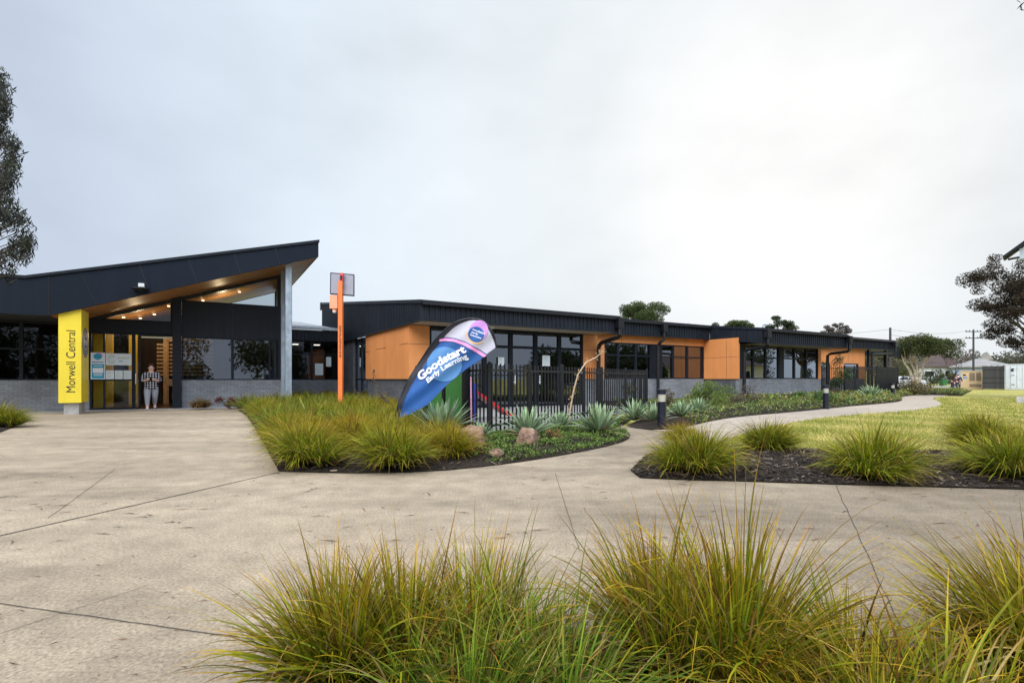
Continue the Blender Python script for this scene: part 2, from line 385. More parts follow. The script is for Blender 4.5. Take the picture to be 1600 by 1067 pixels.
def smooth_poly(p, it=2):
    for _ in range(it):
        q = []
        for i in range(len(p)-1):
            a, b = p[i], p[i+1]; q += [(a[0]*.75+b[0]*.25, a[1]*.75+b[1]*.25), (a[0]*.25+b[0]*.75, a[1]*.25+b[1]*.75)]
        p = [p[0]]+q+[p[-1]]
    return p
def hsh(x, y): return math.sin(x*1.7+y*2.3)*.5+math.sin(x*4.1-y*3.3+1)*.3+math.sin(x*9.7+y*8.1)*.2

#==SETTING==
# ground: one sheet to the horizon, nearly level, rising to low hills beyond the road
def ground_z(x, y):
    if y < 82: return -0.02
    if y < 100: return -0.02+0.6*(y-82)/18
    if y < 150: return 0.58+(y-100)*0.03
    if y < 420: return 2.08+(y-150)*0.03*(1+0.35*math.sin(x/70.0))
    return 2.08+270*0.03*(1+0.35*math.sin(x/70.0))
mb = MB(); ysr = [-600, -150, -40, 0, 40, 82, 90, 100, 125, 150, 180, 220, 270, 340, 420, 700, 1500, 3000]
xsr = [-3000, -1200, -500, -250, -120, -60, -20, 20, 60, 90, 120, 160, 200, 260, 330, 420, 600, 1200, 3000]
vs = [(x, y, ground_z(x, y)) for y in ysr for x in xsr]; nx = len(xsr)
mb.raw(vs, [(j*nx+i, j*nx+i+1, (j+1)*nx+i+1, (j+1)*nx+i) for j in range(len(ysr)-1) for i in range(nx-1)])
struct(mb.build('lawn', M['lawn']))

mulch_front = [G(985,735), G(1000,747), G(1080,750.5), G(1150,752), G(1300,757), G(1450,761), G(1600,765)]
path_low = [G(1128,688), G(1200,668), G(1260,656), G(1320,649.5), G(1380,645.5), G(1440,640), G(1470,634.5), G(1472,630), G(1462,625), G(1455,621.5), G(1475,618.5), G(1498,615.5)]
path_up = [G(978,666), G(1000,670.5), G(1035,672), G(1070,668), G(1100,660), G(1150,651), G(1250,643), G(1330,634.5), G(1385,630), G(1408,627), G(1410,624), G(1405,620), G(1431,617.5), G(1454,612.5), G(1498,615.5)]
bedc_right = [G(700,735), G(780,727), G(860,715), G(930,702), G(975,691), G(987,682), G(980,675), G(966,668)]
wallA = lambda u, v=24.0: W(u, v)
plaza = [(-40, -6), (20, -6), (20, 5.1)] + mulch_front[::-1] + [G(1005,713), G(1040,699), G(1128,688)]
mb = MB()
pl_path = smooth_poly(path_low, 2)[1:]; pu_path = smooth_poly(path_up, 2)
plaza_poly = [(-40, -6), (22, -6), (22, 5.1)] + mulch_front[::-1] + [G(1010,712), G(1045,699), G(1128,688)] + \
    [G(978,666), G(940,655), W(14.5,16.5), W(6.1,17.4), W(6.1,28), W(3,28), W(3,24.2), W(-14,24.2), W(-22,24.2)]
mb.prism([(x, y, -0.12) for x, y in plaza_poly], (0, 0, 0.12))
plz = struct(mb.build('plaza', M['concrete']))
mb = MB()
path_poly = [G(1128,688)] + pl_path + pu_path[::-1][1:]
mb.prism([(x, y, -0.1) for x, y in path_poly], (0, 0, 0.1))
struct(mb.build('path', M['pathcon']))
# control joints sawn in the concrete
mb = MB()
def joint(p, w=0.011, z=0.004):
    p = [Vector((x, y, z)) for x, y in p]
    for a, b in zip(p, p[1:]):
        d = (b-a); nn = Vector((-d.y, d.x, 0)).normalized()*w
        mb.face([a-nn, b-nn, b+nn, a+nn])
rj = random.Random(3)
def wob(a, b, n=14, s=0.012):
    return [(a[0]+(b[0]-a[0])*k/n+rj.uniform(-s, s), a[1]+(b[1]-a[1])*k/n+rj.uniform(-s, s)) for k in range(n+1)]
joint(wob(G(-300,905), G(436,738), 20, .005), 0.008); joint(wob(G(-200,915), G(420,1003), 20, .003), 0.003); joint(wob(G(1306,758), G(1420,1010), 20, .005), 0.0022)
joint(wob(G(868,740), G(905,860), 20, .004), 0.0018); joint(wob(G(905,860), G(1330,840), 20, .004), 0.0016); joint(wob(G(75,810), G(180,733), 20, .004), 0.002); joint(wob(G(-60,1010), G(230,915), 20, .003), 0.0015)
jm = paint('joint_dirt', (0.035, 0.03, 0.025), 0.9, 0.3, 0, 20)
mb.build('control_joint', jm, plz)
# paler threshold strip along the school wall
mb = MB(); mb.prism([(*W(-14,23.2), .002), (*W(-4.6,22.8), .002), (*W(-3.3,23.0), .002), (*W(3,23.2), .002), (*W(3,23.98), .002), (*W(-14,23.98), .002)], (0,0,.006))
struct(mb.build('threshold_paving', M['palecon']))

def bed(name, outline, h, m, step=0.35, z0=0.012):
    ol = resample(outline, step); vs, fs, ins = sheet2d(ol, step)
    def zf(x, y):
        d = edgedist((x, y), outline); t = min(1, d/0.7); return z0+h*t*t*(3-2*t)+min(1, d/.15)*0.025*hsh(x*2, y*2)
    mb = MB(); mb.raw([(x, y, zf(x, y)) for x, y in vs], fs)
    o = struct(mb.build(name, m, smooth=True)); return o, ins, zf
Cc = Vector((-.457, 10.45)); Ce = Vector((5.0, 19.0))
bedC = [G(372,641), G(385,650), G(400,672), G(418,705), G(435,737), G(500,739), G(560,740), G(640,738.5)] + smooth_poly(bedc_right, 2) + \
       [(4.1, 16.5), (-.3, 10.5), W(4.7,10.2), W(4.75,17.3), W(6.0,17.6), W(6.0,27.9), W(3.3,27.9), W(3.2,23.6)]
obC, insC, zC = bed('garden_bed', bedC, 0.07, M['soil'])
bedD = pu_path[:-6] + [G(1520,609.5), W(44.5,14.5), W(44.5,18.9), W(31.6,18.9), W(31.6,16.85), W(23.6,16.85), W(23.6,18.9), W(15,18.9), (5.6, 19.3)]
obD, insD, zD = bed('garden_bed', bedD, 0.14, M['soil'], 0.6)
bedE = mulch_front + [(8.5, 5.25), (9.6, 9.4), G(1600,692), G(1480,704), G(1380,708), G(1250,702), G(1165,699), G(1100,692), G(1050,697), G(1010,711)]
obE, insE, zE = bed('garden_bed', bedE, 0.05, M['soil'], 0.25)
bedF = [(-0.95, 1.55), (-0.6, 2.0), (0.6, 2.12), (2.2, 2.2), (4.5, 2.3), (6, 2.3), (6, -3), (-1.6, -3)]
obF, insF, zF = bed('garden_bed', bedF, 0.04, M['soil'], 0.3)
bedL = [G(-60,690), G(0,676), G(30,664), G(44,656), G(30,650), G(-60,648)]
obL, insL, zL = bed('garden_bed', bedL, 0.04, M['soil'], 0.3)
# yard inside the picket fence
mb = MB(); yard = [(-.45, 10.6), (4.95, 19.0), W(14.6,17.4), W(5.1,17.4)]
mb.prism([(x, y, .004) for x, y in yard], (0, 0, .04)); struct(mb.build('yard_paving', M['yardcon']))
# road past the houses with kerbs
mb = MB(); mb.prism([(-20, 70, -.015), (260, 70, -.015), (260, 79, -.015), (-20, 79, -.015)], (0, 0, .03)); struct(mb.build('road', M['asphalt']))
mb = MB(); mb.box(-20, 260, 69.7, 70, -.02, .1); mb.box(-20, 260, 79, 79.3, -.02, .1); struct(mb.build('kerb', M['palecon']))

#==BUILDINGS==
class B_:
    """a building: an Empty at its base turned to the street grid; its parts use plan coordinates u, v, z"""
    def __init__(s, name, label, cat, u0, v0):
        s.o = (u0, v0, 0); s.root = empty(name, (*W(u0, v0), 0), ANG, label, cat)
    def part(s, mb, name, m, parent=None, smooth=False): return mb.build(name, m, parent or s.root, s.o, smooth)
    def window(s, u0, u1, z0, z1, v, tr=(), mu=(), glassm='glass', name='window', w=0.05, fr=None):
        f = MB()
        f.box(u0, u0+w, v, v+.12, z0, z1); f.box(u1-w, u1, v, v+.12, z0, z1)
        f.box(u0+w, u1-w, v, v+.12, z0, z0+w); f.box(u0+w, u1-w, v, v+.12, z1-w, z1)
        for t in tr: f.box(u0+w, u1-w, v+.005, v+.115, t-w*.6, t+w*.6)
        for t in mu: f.box(t-w*.5, t+w*.5, v+.01, v+.11, z0+w, z1-w)
        o = s.part(f, name, fr or M['frame'])
        p = MB(); p.face([(u0+w, v+.06, z0+w), (u1-w, v+.06, z0+w), (u1-w, v+.06, z1-w), (u0+w, v+.06, z1-w)])
        s.part(p, 'pane', M[glassm], o); return o
def ribs(mb, u0, u1, v, zb, zt, pitch=0.19, d=0.035, w=0.05):
    n = max(1, int((u1-u0)/pitch))
    for i in range(n):
        a = u0+(i+.5)*(u1-u0)/n; mb.box(a-w/2, a+w/2, v-d, v, zb, zt)

# ---- entrance hall under the big sloping roof
A = B_('entrance_building', 'charcoal entrance hall with a steep timber lined skillion roof and grey brick base', 'building', -1, 24)
def soff(u): return 3.15+0.354*(u+4.35) if u > -4.35 else 3.15
def rtop(u): return 4.33+0.2656*(u+4.9) if u > -4.9 else 4.33
VF = 21.4; VB = 30.0; UR = 3.76; UL = -15.0
mb = MB(); mb.prism([(UL,VF,3.15), (-4.35,VF,3.15), (UR,VF,6.0), (UR,VF,6.56), (-4.9,VF,4.27), (UL,VF,4.27)], (0,.1,0))
mb.mi = 1
for (u, du) in ((-4.35, 0), (-3.15, -.42), (-1.72, -.3), (-.35, -.26), (1.02, -.22), (2.36, -.17)):
    zb = soff(u); ut = u+du; zt = rtop(ut)-.07; mb.face([(u-.012, VF-.004, zb), (u+.012, VF-.004, zb), (ut+.012, VF-.004, zt), (ut-.012, VF-.004, zt)])
A.part(mb, 'fascia', [M['fascia'], M['black']])
mb = MB(); mb.prism([(UL,VF-.05,4.27), (-4.9,VF-.05,4.272), (UR+.03,VF-.05,6.565), (UR+.03,VF-.05,6.67), (-4.9,VF-.05,4.36), (UL,VF-.05,4.36)], (0, VB-VF+.1, 0))
A.part(mb, 'roof', M['clad'])
mb = MB(); mb.face([(-4.35,VF+.1,3.17), (UR,VF+.1,6.02), (UR,VB,6.02), (-4.35,VB,3.17)][::-1]); mb.face([(UR,VF+.1,6.0),(UR,VB,6.0),(UR,VB,6.56),(UR,VF+.1,6.56)])
mb.face([(UL,VB,3.15),(-4.35,VB,3.15),(UR,VB,6.0),(UR,VB,6.56),(-4.9,VB,4.27),(UL,VB,4.27)][::-1])
A.part(mb, 'soffit', M['timber'])
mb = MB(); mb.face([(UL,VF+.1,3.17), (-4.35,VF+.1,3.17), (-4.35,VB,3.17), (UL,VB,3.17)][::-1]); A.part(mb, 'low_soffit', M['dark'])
WV = 24.0
for bb in ((UL, -3.74, WV, WV+.2), (-.9, 3.1, WV, WV+.2), (2.9, 3.1, WV+.2, 28.8)):
    mb = MB(); mb.box(*bb, 0, 1.1); A.part(mb, 'brick_wall', M['brick'])
mb = MB()
for zz in [1.1+i*.4 for i in range(5)]: pass
mb.box(-.9, 2.62, WV-.01, WV+.15, 2.82, 4.2)
for i in range(13): mb.box(-.9, 2.62, WV-.022, WV-.01, 2.84+i*.104, 2.84+i*.104+.085)
mb.mi = 1; mb.box(.845, .865, WV-.026, WV-.024, 2.82, 4.2)
A.part(mb, 'boarded_band', [M['clad'], M['black']])
mb = MB(); mb.prism([(2.62,WV-.03,1.1), (3.12,WV-.03,1.1), (3.12,WV-.03,soff(3.12)-.0), (2.62,WV-.03,soff(2.62)-.0)], (0,.22,0))
mb.prism([(3.12,WV+.2,1.1), (3.12,28.8,1.1), (3.12,28.8,soff(3.1)), (3.12,WV+.2,soff(3.1))], (-.15,0,0)); A.part(mb, 'side_wall', M['clad'])
mb = MB(); mb.prism([(-1.2,WV-.25,0), (-.92,WV-.25,0), (-.92,WV-.25,soff(-.92)), (-1.2,WV-.25,soff(-1.2))], (0,.45,0)); A.part(mb, 'pier', M['frame'])
mb = MB(); mb.box(-3.9, -1.2, WV-.08, WV+.18, 2.88, 3.33); A.part(mb, 'door_beam', M['frame'])
# soffit trim bar above the wall
mb = MB(); mb.prism([(-4.3,WV-.06,soff(-4.3)-.13), (2.62,WV-.06,soff(2.62)-.13), (2.62,WV-.06,soff(2.62)), (-4.3,WV-.06,soff(-4.3))], (0,.2,0)); A.part(mb, 'head_trim', M['black'])
A.window(-.9, .855, 1.1, 2.82, WV, glassm='glassdim'); A.window(.855, 2.62, 1.1, 2.82, WV, mu=(2.25,), glassm='glassdim')
for i in range(6): A.window(-14.6+i*1.8, -14.6+(i+1)*1.8, 1.1, 3.15, WV, tr=(2.2,), glassm='glassdark')
# clerestories (triangular panes)
def cler(u0, u1, z0, V, nm='clerestory_window'):
    f = MB(); f.box(u0, u1, V, V+.1, z0, z0+.06); f.box(u1-.07, u1, V+.002, V+.098, z0+.06, soff(u1)-.13)
    o = A.part(f, nm, M['frame']); p = MB()
    us = u0+max(0, (z0+.06+.13-soff(u0))/.354)
    p.face([(us,V+.05,z0+.06), (u1-.07,V+.05,z0+.06), (u1-.07,V+.05,soff(u1-.07)-.12), (us,V+.05,max(soff(us)-.12, z0+.07))]); A.part(p, 'pane', M['glassclear'], o)
cler(-3.75, -1.2, 3.33, WV); cler(-.9, 2.62, 4.2, WV); cler(-3, 3.0, 4.25, 28.75)
# doors: fixed glazed leaf, sliding leaf frame, open doorway
d1 = A.window(-3.74, -2.43, 0.02, 2.88, WV-.02, tr=(1.12,), mu=(-3.32,), glassm='glassclear', name='glazed_door', w=.06)
d2 = A.window(-2.43, -2.22, 0.02, 2.88, WV-.04, glassm='glassclear', name='sliding_door', w=.05)
mb = MB(); mb.tube([(-2.36,WV-.1,.95),(-2.36,WV-.1,1.35)], .018); A.part(mb, 'handle', M['white'], d2)
mb = MB(); mb.box(-2.22, -1.2, WV+.02, WV+.12, 2.8, 2.88); mb.mi = 1; mb.box(-2.2, -1.2, WV+.01, WV+.06, 2.72, 2.78); A.part(mb, 'door_head', [M['frame'], M['offwhite']])
# steel column under the roof tip
mb = MB(); mb.box(2.6, 2.82, 21.75, 21.81, 0, soff(2.6)+.03); mb.box(2.69, 2.73, 21.81, 22.9, 0, soff(2.69)-.0); mb.box(2.58, 2.82, 22.9, 23.1, 0, soff(2.58))
A.part(mb, 'steel_column', M['galv'])
# inside of the hall
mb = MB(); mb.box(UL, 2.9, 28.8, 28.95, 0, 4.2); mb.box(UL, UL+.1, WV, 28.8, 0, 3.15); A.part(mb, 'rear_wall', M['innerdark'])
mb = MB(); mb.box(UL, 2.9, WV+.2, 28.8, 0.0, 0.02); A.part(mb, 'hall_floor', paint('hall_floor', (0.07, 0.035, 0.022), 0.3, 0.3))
mb = MB()
for i in range(9): mb.box(-2.0, .2, 28.0, 28.1, 1.3+i*.17, 1.3+i*.17+.09)
mb.box(-1.75, -1.55, 27.9, 28.0, 0, 2.9); mb.box(-1.75, .2, 27.9, 28.1, 2.85, 3.1); mb.box(-1.35, -.4, 26.5, 26.6, .25, .55); mb.box(-1.6, .2, 26.6, 26.7, .85, 1.15)
A.part(mb, 'timber_screen', M['slat'])
mb = MB(); mb.box(-1.3, .6, 27.2, 27.5, .0, .75); A.part(mb, 'counter', paint('dark_red_counter', (.12, .012, .014), .5))
for u, v, w in ((-3.72, 24.6, .32), (-3.75, 26.2, .4), (-2.95, 27.4, .3)):
    mb = MB(); mb.box(u, u+w, v, v+.25, 0.02, min(soff(u), 3.2)-.02); A.part(mb, 'yellow_column', M['yellowin'])
lampspots = [(-2.9, 25.4), (-2.0, 26.8), (-1.4, 25.2), (-.2, 26.0), (1.2, 26.0), (-2.5, 26.9)]
for u, v in lampspots:
    mb = MB(); mb.lathe((u, v, soff(u)-.05-.03), [(.045, 0), (.05, .03)], 12); A.part(mb, 'downlight', M['lamp'])
def lampat(u, v, z, e, c=(1, .72, .42), r=.12):
    l = bpy.data.lights.new('hall_lamp', 'POINT'); l.energy = e; l.color = c; l.shadow_soft_size = r
    o = bpy.data.objects.new('hall_lamp', l); COL.objects.link(o); o.location = (*W(u, v), z)
lampat(-2.2, 26.2, 3.1, 45); lampat(.8, 26.4, 4.3, 60); lampat(-2.8, 25.2, 2.9, 20)

# ---- low link between the two
L = B_('link_building', 'low link with pale skillion roof between the entrance hall and the orange walled wing', 'building', 4.5, 28)
mb = MB(); mb.box(3.12, 6.1, 28, 28.2, 0, 1.1); L.part(mb, 'brick_wall', M['brick'])
mb = MB(); mb.box(3.12, 6.1, 27.9, 28.1, 3.1, 3.66); ribs(mb, 3.12, 6.1, 27.9, 3.12, 3.64, .17); L.part(mb, 'fascia', M['clad'])
mb = MB(); mb.prism([(3.12,27.8,3.665), (3.12,42,5.4), (3.12,42,5.48), (3.12,27.8,3.74)], (2.98,0,0))
for i in range(15): mb.prism([(3.15+i*.2,27.8,3.738), (3.15+i*.2,42,5.478), (3.15+i*.2,42,5.51), (3.15+i*.2,27.8,3.77)], (.05,0,0))
L.part(mb, 'roof', M['roofgrey'])
L.window(3.14, 4.6, 1.1, 3.1, 28.02, tr=(2.42,), glassm='glassclear'); L.window(4.6, 6.08, 1.1, 3.1, 28.02, tr=(2.42,), glassm='glassclear')
mb = MB(); mb.box(3.12, 12, 33.4, 33.5, 0, 3.66); mb.box(3.12, 12, 28.2, 33.4, 3.05, 3.1); mb.box(3.12, 12, 28.2, 33.4, 0, .03); mb.box(6.4, 12, 28.2, 28.3, 0, 3.1); mb.box(2.95, 3.1, 28.8, 33.4, 0, 3.1); mb.box(12, 12.1, 28.2, 33.4, 0, 3.1); L.part(mb, 'interior', M['inner'])
for u in (3.9, 5.0): 
    mb = MB(); mb.box(u, u+.28, 29.6, 29.9, 3.0, 3.03); L.part(mb, 'ceiling_light', M['tubelight'])

# ---- long wing with orange panels
K = B_('classroom_wing', 'long charcoal and orange classroom wing with stepped skillion eaves and grey brick base', 'building', 6.12, 17.5)
def rz(v): return 3.6+0.1228*(v-15.6)
VR = 33.2
def module(u0, u1, vf, zb, sof, vw):
    zt = rz(vf)
    f = MB(); f.box(u0, u1, vf, vf+.08, zb, zt); ribs(f, u0, u1, vf, zb+.05, zt-.03); f.box(u0, u1, vf-.03, vf, zb, zb+.045)
    K.part(f, 'fascia', M['clad'])
    r = MB(); r.prism([(u0-.03,vf-.1,zt+.03), (u0-.03,VR,rz(VR)+.03), (u0-.03,VR,rz(VR)+.11), (u0-.03,vf-.1,zt+.1)], (u1-u0+.06,0,0)); K.part(r, 'roof', M['clad'])
    g = MB(); g.box(u0-.05, u1+.05, vf-.17, vf-.025, zt-.06, zt+.045); K.part(g, 'gutter', M['black'])
    if sof: 
        q = MB(); q.face([(u0,vf+.08,zb+.02), (u1,vf+.08,zb+.02), (u1,vw,zb+.02+sof), (u0,vw,zb+.02+sof)][::-1]); K.part(q, 'soffit', M['soffit'])
module(6.1, 14.7, 16.1, 3.07, 0.001, 17.5); module(14.78, 23.75, 18.7, 3.3, 0.001, 19.05); module(23.8, 31.75, 15.6, 2.92, 0.001, 16.9); module(31.83, 44.7, 18.7, 3.3, .001, 20)
mb = MB(); mb.box(44.8, 51.3, 21, 21.1, 3.02, 3.95); ribs(mb, 44.8, 51.3, 21, 3.05, 3.9); mb.box(44.8, 51.35, 20.9, 24, 3.952, 4.03); mb.box(44.8, 51.3, 21.1, 24, 3.02, 3.08); K.part(mb, 'far_eave', M['clad'])
def sidefascia(u, v0, v1, zb0, zb1):
    f = MB(); f.prism([(u,v0,zb0), (u,v1,zb1), (u,v1,rz(v1)), (u,v0,rz(v0))], (.06,0,0))
    n = int((v1-v0)/.19)
    for i in range(n):
        a = v0+(i+.5)*(v1-v0)/n; t = (a-v0)/(v1-v0); zb = zb0+(zb1-zb0)*t
        f.box(u-.022, u, a-.02, a+.02, zb+.04, rz(a)-.03)
    f.prism([(u-.03,v0,zb0), (u-.03,v1,zb1), (u-.03,v1,zb1+.045), (u-.03,v0,zb0+.045)], (.03,0,0))
    f.prism([(u-.05,v0-.1,rz(v0)-.02), (u-.05,v1,rz(v1)-.02), (u-.05,v1,rz(v1)+.1), (u-.05,v0-.1,rz(v0)+.1)], (.05,0,0))
    K.part(f, 'side_fascia', M['clad'])
sidefascia(6.04, 16.1, VR, 3.07, 3.07); sidefascia(23.76, 15.6, 18.7, 2.92, 3.3)
mb = MB(); mb.box(5.98, 6.04, VR-.0, VR+.35, rz(VR)-.35, rz(VR)+.12); K.part(mb, 'roof_cap', M['clad'])
# walls: module 1
def panel(u0, u1, v, z0, z1, nm='orange_panel', m='orange', mid=None, jts=()):
    f = MB(); f.box(u0, u1, v, v+.12, z0, z1); f.mi = 1
    if mid: f.box(u0, u1, v-.003, v, mid-.006, mid+.006)
    for j in jts: f.box(j-.006, j+.006, v-.003, v, z0, z1)
    K.part(f, nm, [M[m], M['ink']])
panel(6.12, 6.9, 17.5, 1.15, 3.07, mid=2.4); panel(13.97, 14.75, 17.5, 1.15, 3.07, mid=2.4)
for a, b_ in ((6.2, 6.9), (13.97, 14.7)):
    mb = MB(); mb.box(a, b_, 17.56, 17.7, 0, 1.15); K.part(mb, 'brick_wall', M['brick'])
mb = MB(); mb.box(6.12, 6.24, 17.62, 23.3, 1.15, 3.2); mb.mi = 1
for a, b_, z in ((17.6, 18.5, 2.42), (20.2, 21.6, 2.4), (22.6, 23.3, 2.36)): mb.box(6.117, 6.12, a, b_, z-.008, z+.008)
K.part(mb, 'orange_panel', [M['orange'], M['ink']])
mb = MB(); mb.box(6.2, 6.35, 17.7, 23.3, 0, 1.15); K.part(mb, 'brick_wall', M['brickdark'])
mb = MB(); mb.box(6.1, 6.3, 25.5, 28, 0, 3.2); K.part(mb, 'brick_pier', M['brickdark'])
mb = MB()
for a in (23.3, 24.38, 25.42): mb.box(6.2, 6.3, a, a+.08, 0, 3.1)
mb.box(6.2, 6.3, 23.38, 25.42, 1.1, 1.17); sd = K.part(mb, 'side_door', M['frame'])
mb = MB(); mb.face([(6.25,23.38,.02),(6.25,25.42,.02),(6.25,25.42,3.1),(6.25,23.38,3.1)]); K.part(mb, 'pane', M['glassdark'], sd)
bays = [6.9, 8.0, 9.17, 10.35, 11.53, 12.73, 13.97]
for i in range(6):
    dr = i in (2, 3, 4)
    o = K.window(bays[i], bays[i+1], 0.06, 3.06, 17.52, tr=(2.42,) + (() if dr else (.9,)), glassm='glass', name='glazed_door' if dr else 'window', w=.085)
    if dr:
        h = MB(); h.tube([(bays[i]+.14,17.44,.95),(bays[i]+.14,17.44,1.3)], .016); h.box(bays[i]+.12, bays[i]+.16, 17.44, 17.52, 1.0, 1.04); K.part(h, 'handle', M['white'], o)
# walls: module 2
mb = MB(); mb.box(14.85, 23.7, 19.05, 19.25, 0, 1.15); K.part(mb, 'brick_wall', M['brick'])
panel(14.9, 23.7, 19.05, 2.95, 3.55, jts=(17.6, 20.3, 22.2)); panel(14.85, 16.5, 19.05, 1.15, 2.95)
for a, b_ in ((16.53,17.4),(17.4,18.6),(18.6,19.67),(20.4,21.3),(21.3,22.4),(22.4,23.62)): K.window(a, b_, 1.15, 2.95, 19.06, tr=(2.32,), glassm='glass', w=.06)
panel(19.67, 20.4, 19.05, 1.15, 2.95, 'mullion_panel', 'frame')
# walls: module 3
mb = MB(); mb.box(23.7, 23.82, 16.9, 19.05, 1.15, 3.3); mb.mi = 1; mb.box(23.697, 23.7, 17.6, 17.612, 1.15, 3.2); mb.box(23.697, 23.7, 16.9, 19.05, 2.3, 2.312); K.part(mb, 'orange_panel', [M['orange'], M['ink']])
mb = MB(); mb.box(23.76, 23.95, 17.1, 19.05, 0, 1.15); K.part(mb, 'brick_wall', M['brickdark'])
mb = MB(); mb.box(23.76, 31.5, 16.9, 17.1, 0, 1.15); K.part(mb, 'brick_wall', M['brick'])
panel(23.82, 24.3, 16.9, 1.15, 2.94, 'mullion_panel', 'frame'); panel(27.3, 27.7, 16.9, 1.15, 2.94, 'mullion_panel', 'frame'); panel(31.2, 31.5, 16.89, 1.15, 2.94)
for a, b_ in ((24.3,25.0),(25.0,26.1),(26.1,27.3),(27.7,28.8),(28.8,30.0),(30.0,31.2)): K.window(a, b_, 1.15, 2.94, 16.91, tr=(2.3,), glassm='glass', w=.06)
mb = MB(); mb.box(31.38, 31.5, 17.01, 19.05, 1.15, 3.2); K.part(mb, 'orange_panel', M['orange'])
# walls: module 4
mb = MB(); mb.box(31.5, 41.3, 19.05, 19.25, 0, 1.15); K.part(mb, 'brick_wall', M['brickdark'])
panel(31.5, 41.3, 19.05, 2.25, 3.32, jts=(34.0, 36.5, 39)); panel(36.6, 38.4, 19.05, 1.15, 2.25); panel(40.4, 41.3, 19.05, 1.15, 2.25)
for a, b_ in ((31.6,33.2),(33.2,34.9),(34.9,36.6),(38.4,40.4)): K.window(a, b_, 1.15, 2.25, 19.06, glassm='glass', w=.06)
for pp_ in ((44.2, 44.4, 18.9, 19.1), (41.6, 41.75, 18.9, 19.05)):
    mb = MB(); mb.box(*pp_, 0, 3.3); K.part(mb, 'post', M['black'])
# rooms behind the glass
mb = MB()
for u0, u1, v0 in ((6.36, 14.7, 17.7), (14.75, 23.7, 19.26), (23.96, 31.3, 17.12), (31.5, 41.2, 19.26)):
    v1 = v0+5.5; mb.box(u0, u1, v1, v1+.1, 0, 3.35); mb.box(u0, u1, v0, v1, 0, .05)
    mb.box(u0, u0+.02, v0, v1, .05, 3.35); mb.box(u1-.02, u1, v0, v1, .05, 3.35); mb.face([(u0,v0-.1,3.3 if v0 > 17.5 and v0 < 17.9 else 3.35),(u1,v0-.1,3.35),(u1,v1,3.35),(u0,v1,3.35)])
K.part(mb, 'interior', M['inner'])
# downpipes with rainwater heads
def pipe(pts, r=.085):
    m_ = MB(); m_.tube(pts, r, 10); u, v, z = pts[0]; m_.box(u-.15, u+.15, v-.11, v+.14, z-.05, z+.36); K.part(m_, 'downpipe', M['black'], smooth=False)
pipe([(14.62,15.93,3.3), (14.62,15.93,2.98), (14.63,16.02,2.88), (14.66,17.1,2.72), (14.68,17.28,2.62), (14.68,17.33,2.45), (14.68,17.33,0)], .09)
pipe([(20.0,18.5,3.6), (20.0,18.5,3.2), (19.9,18.62,3.05), (19.87,18.78,2.9), (19.87,18.8,2.6), (19.87,18.8,0)], .08)
pipe([(23.95,15.42,3.25), (23.95,15.42,2.86), (23.95,15.55,2.76), (23.92,16.5,2.66), (23.9,16.68,2.55), (23.9,16.7,0)], .085)
pipe([(31.7,15.42,3.25), (31.7,15.42,2.82), (31.72,15.55,2.73), (31.85,16.5,2.66), (31.88,16.72,2.55), (31.88,16.75,0)], .085)
pipe([(44.6,18.5,3.6), (44.6,18.5,3.2), (44.5,18.65,3.08), (41.9,18.7,3.0), (41.7,18.75,2.9), (41.7,18.75,0)], .09)
mb = MB(); mb.lathe((9.0, 16.8, 3.02), [(.17, 0), (.19, .05), (.15, .08)], 16); K.part(mb, 'soffit_light', M['offwhite'])
# roof vent goose-neck
mb = MB(); p0 = (31.3, 20.5); mb.tube([(*p0,4.15),(*p0,4.62),(31.35,20.5,4.7),(31.9,20.5,4.72),(32.0,20.5,4.66)], .05, 8); K.part(mb, 'vent_pipe', M['galv'])

#==SIGNS==
# yellow sign pillar
S = B_('sign_pillar', 'tall yellow sign pillar lettered Morwell Central on a concrete footing at the entrance', 'sign', -3.85, 22.1)
mb = MB(); mb.prism([(-4.13,21.5,.38), (-3.56,21.5,.38), (-3.56,21.5,soff(-3.56)), (-4.13,21.5,soff(-4.13))], (0,1.2,0)); S.part(mb, 'cladding', M['yellow'])
mb = MB(); mb.box(-4.02, -3.64, 21.62, 22.55, 0, .38); S.part(mb, 'footing', M['palecon'])
vs, fs = text_mesh('Morwell Central', 1.0, 0.0); vs = fit(vs, 2.0, .23)
mb = MB(); mb.raw([(-3.71-y, 21.496, .72+x) for x, y in vs], fs); S.part(mb, 'lettering', M['ink'])
def disc(mb, c, r, u, n=40, r0=0.0, a0=0, a1=2*math.pi):
    c = Vector(c)
    for k in range(n):
        w0 = a0+(a1-a0)*k/n; w1 = a0+(a1-a0)*(k+1)/n
        p = lambda r_, w: (u, c.y+r_*math.cos(w), c.z+r_*math.sin(w))
        if r0: mb.face([p(r0,w0), p(r,w0), p(r,w1), p(r0,w1)])
        else: mb.face([(u,c.y,c.z), p(r,w0), p(r,w1)])
ec = Vector((0, 22.13, 2.36))
mb = MB(); disc(mb, ec, .5, -3.556); mb.mi = 1; disc(mb, ec, .46, -3.553, r0=.3); mb.mi = 0
for k in range(26):
    a = 2*math.pi*k/26; disc(mb, ec, .43, -3.550, 1, .33, a, a+.13)
mb.mi = 1; disc(mb, ec, .26, -3.553, 30, .06); mb.mi = 2; disc(mb, ec, .22, -3.550, 9, .12, .3, 2.6); disc(mb, ec, .2, -3.550, 7, .1, 3.4, 5.8)
S.part(mb, 'emblem', [M['navy'], paint('emblem_grey', (.5, .5, .54), .5), M['flagblue']])
vs, fs = text_mesh('MORWELL', 1.0, 0.0); vs = fit(vs, .3, .06)
mb = MB(); mb.raw([(-3.553, 22.1-y, 1.5+x) for x, y in vs], fs); S.part(mb, 'lettering', M['navy'])
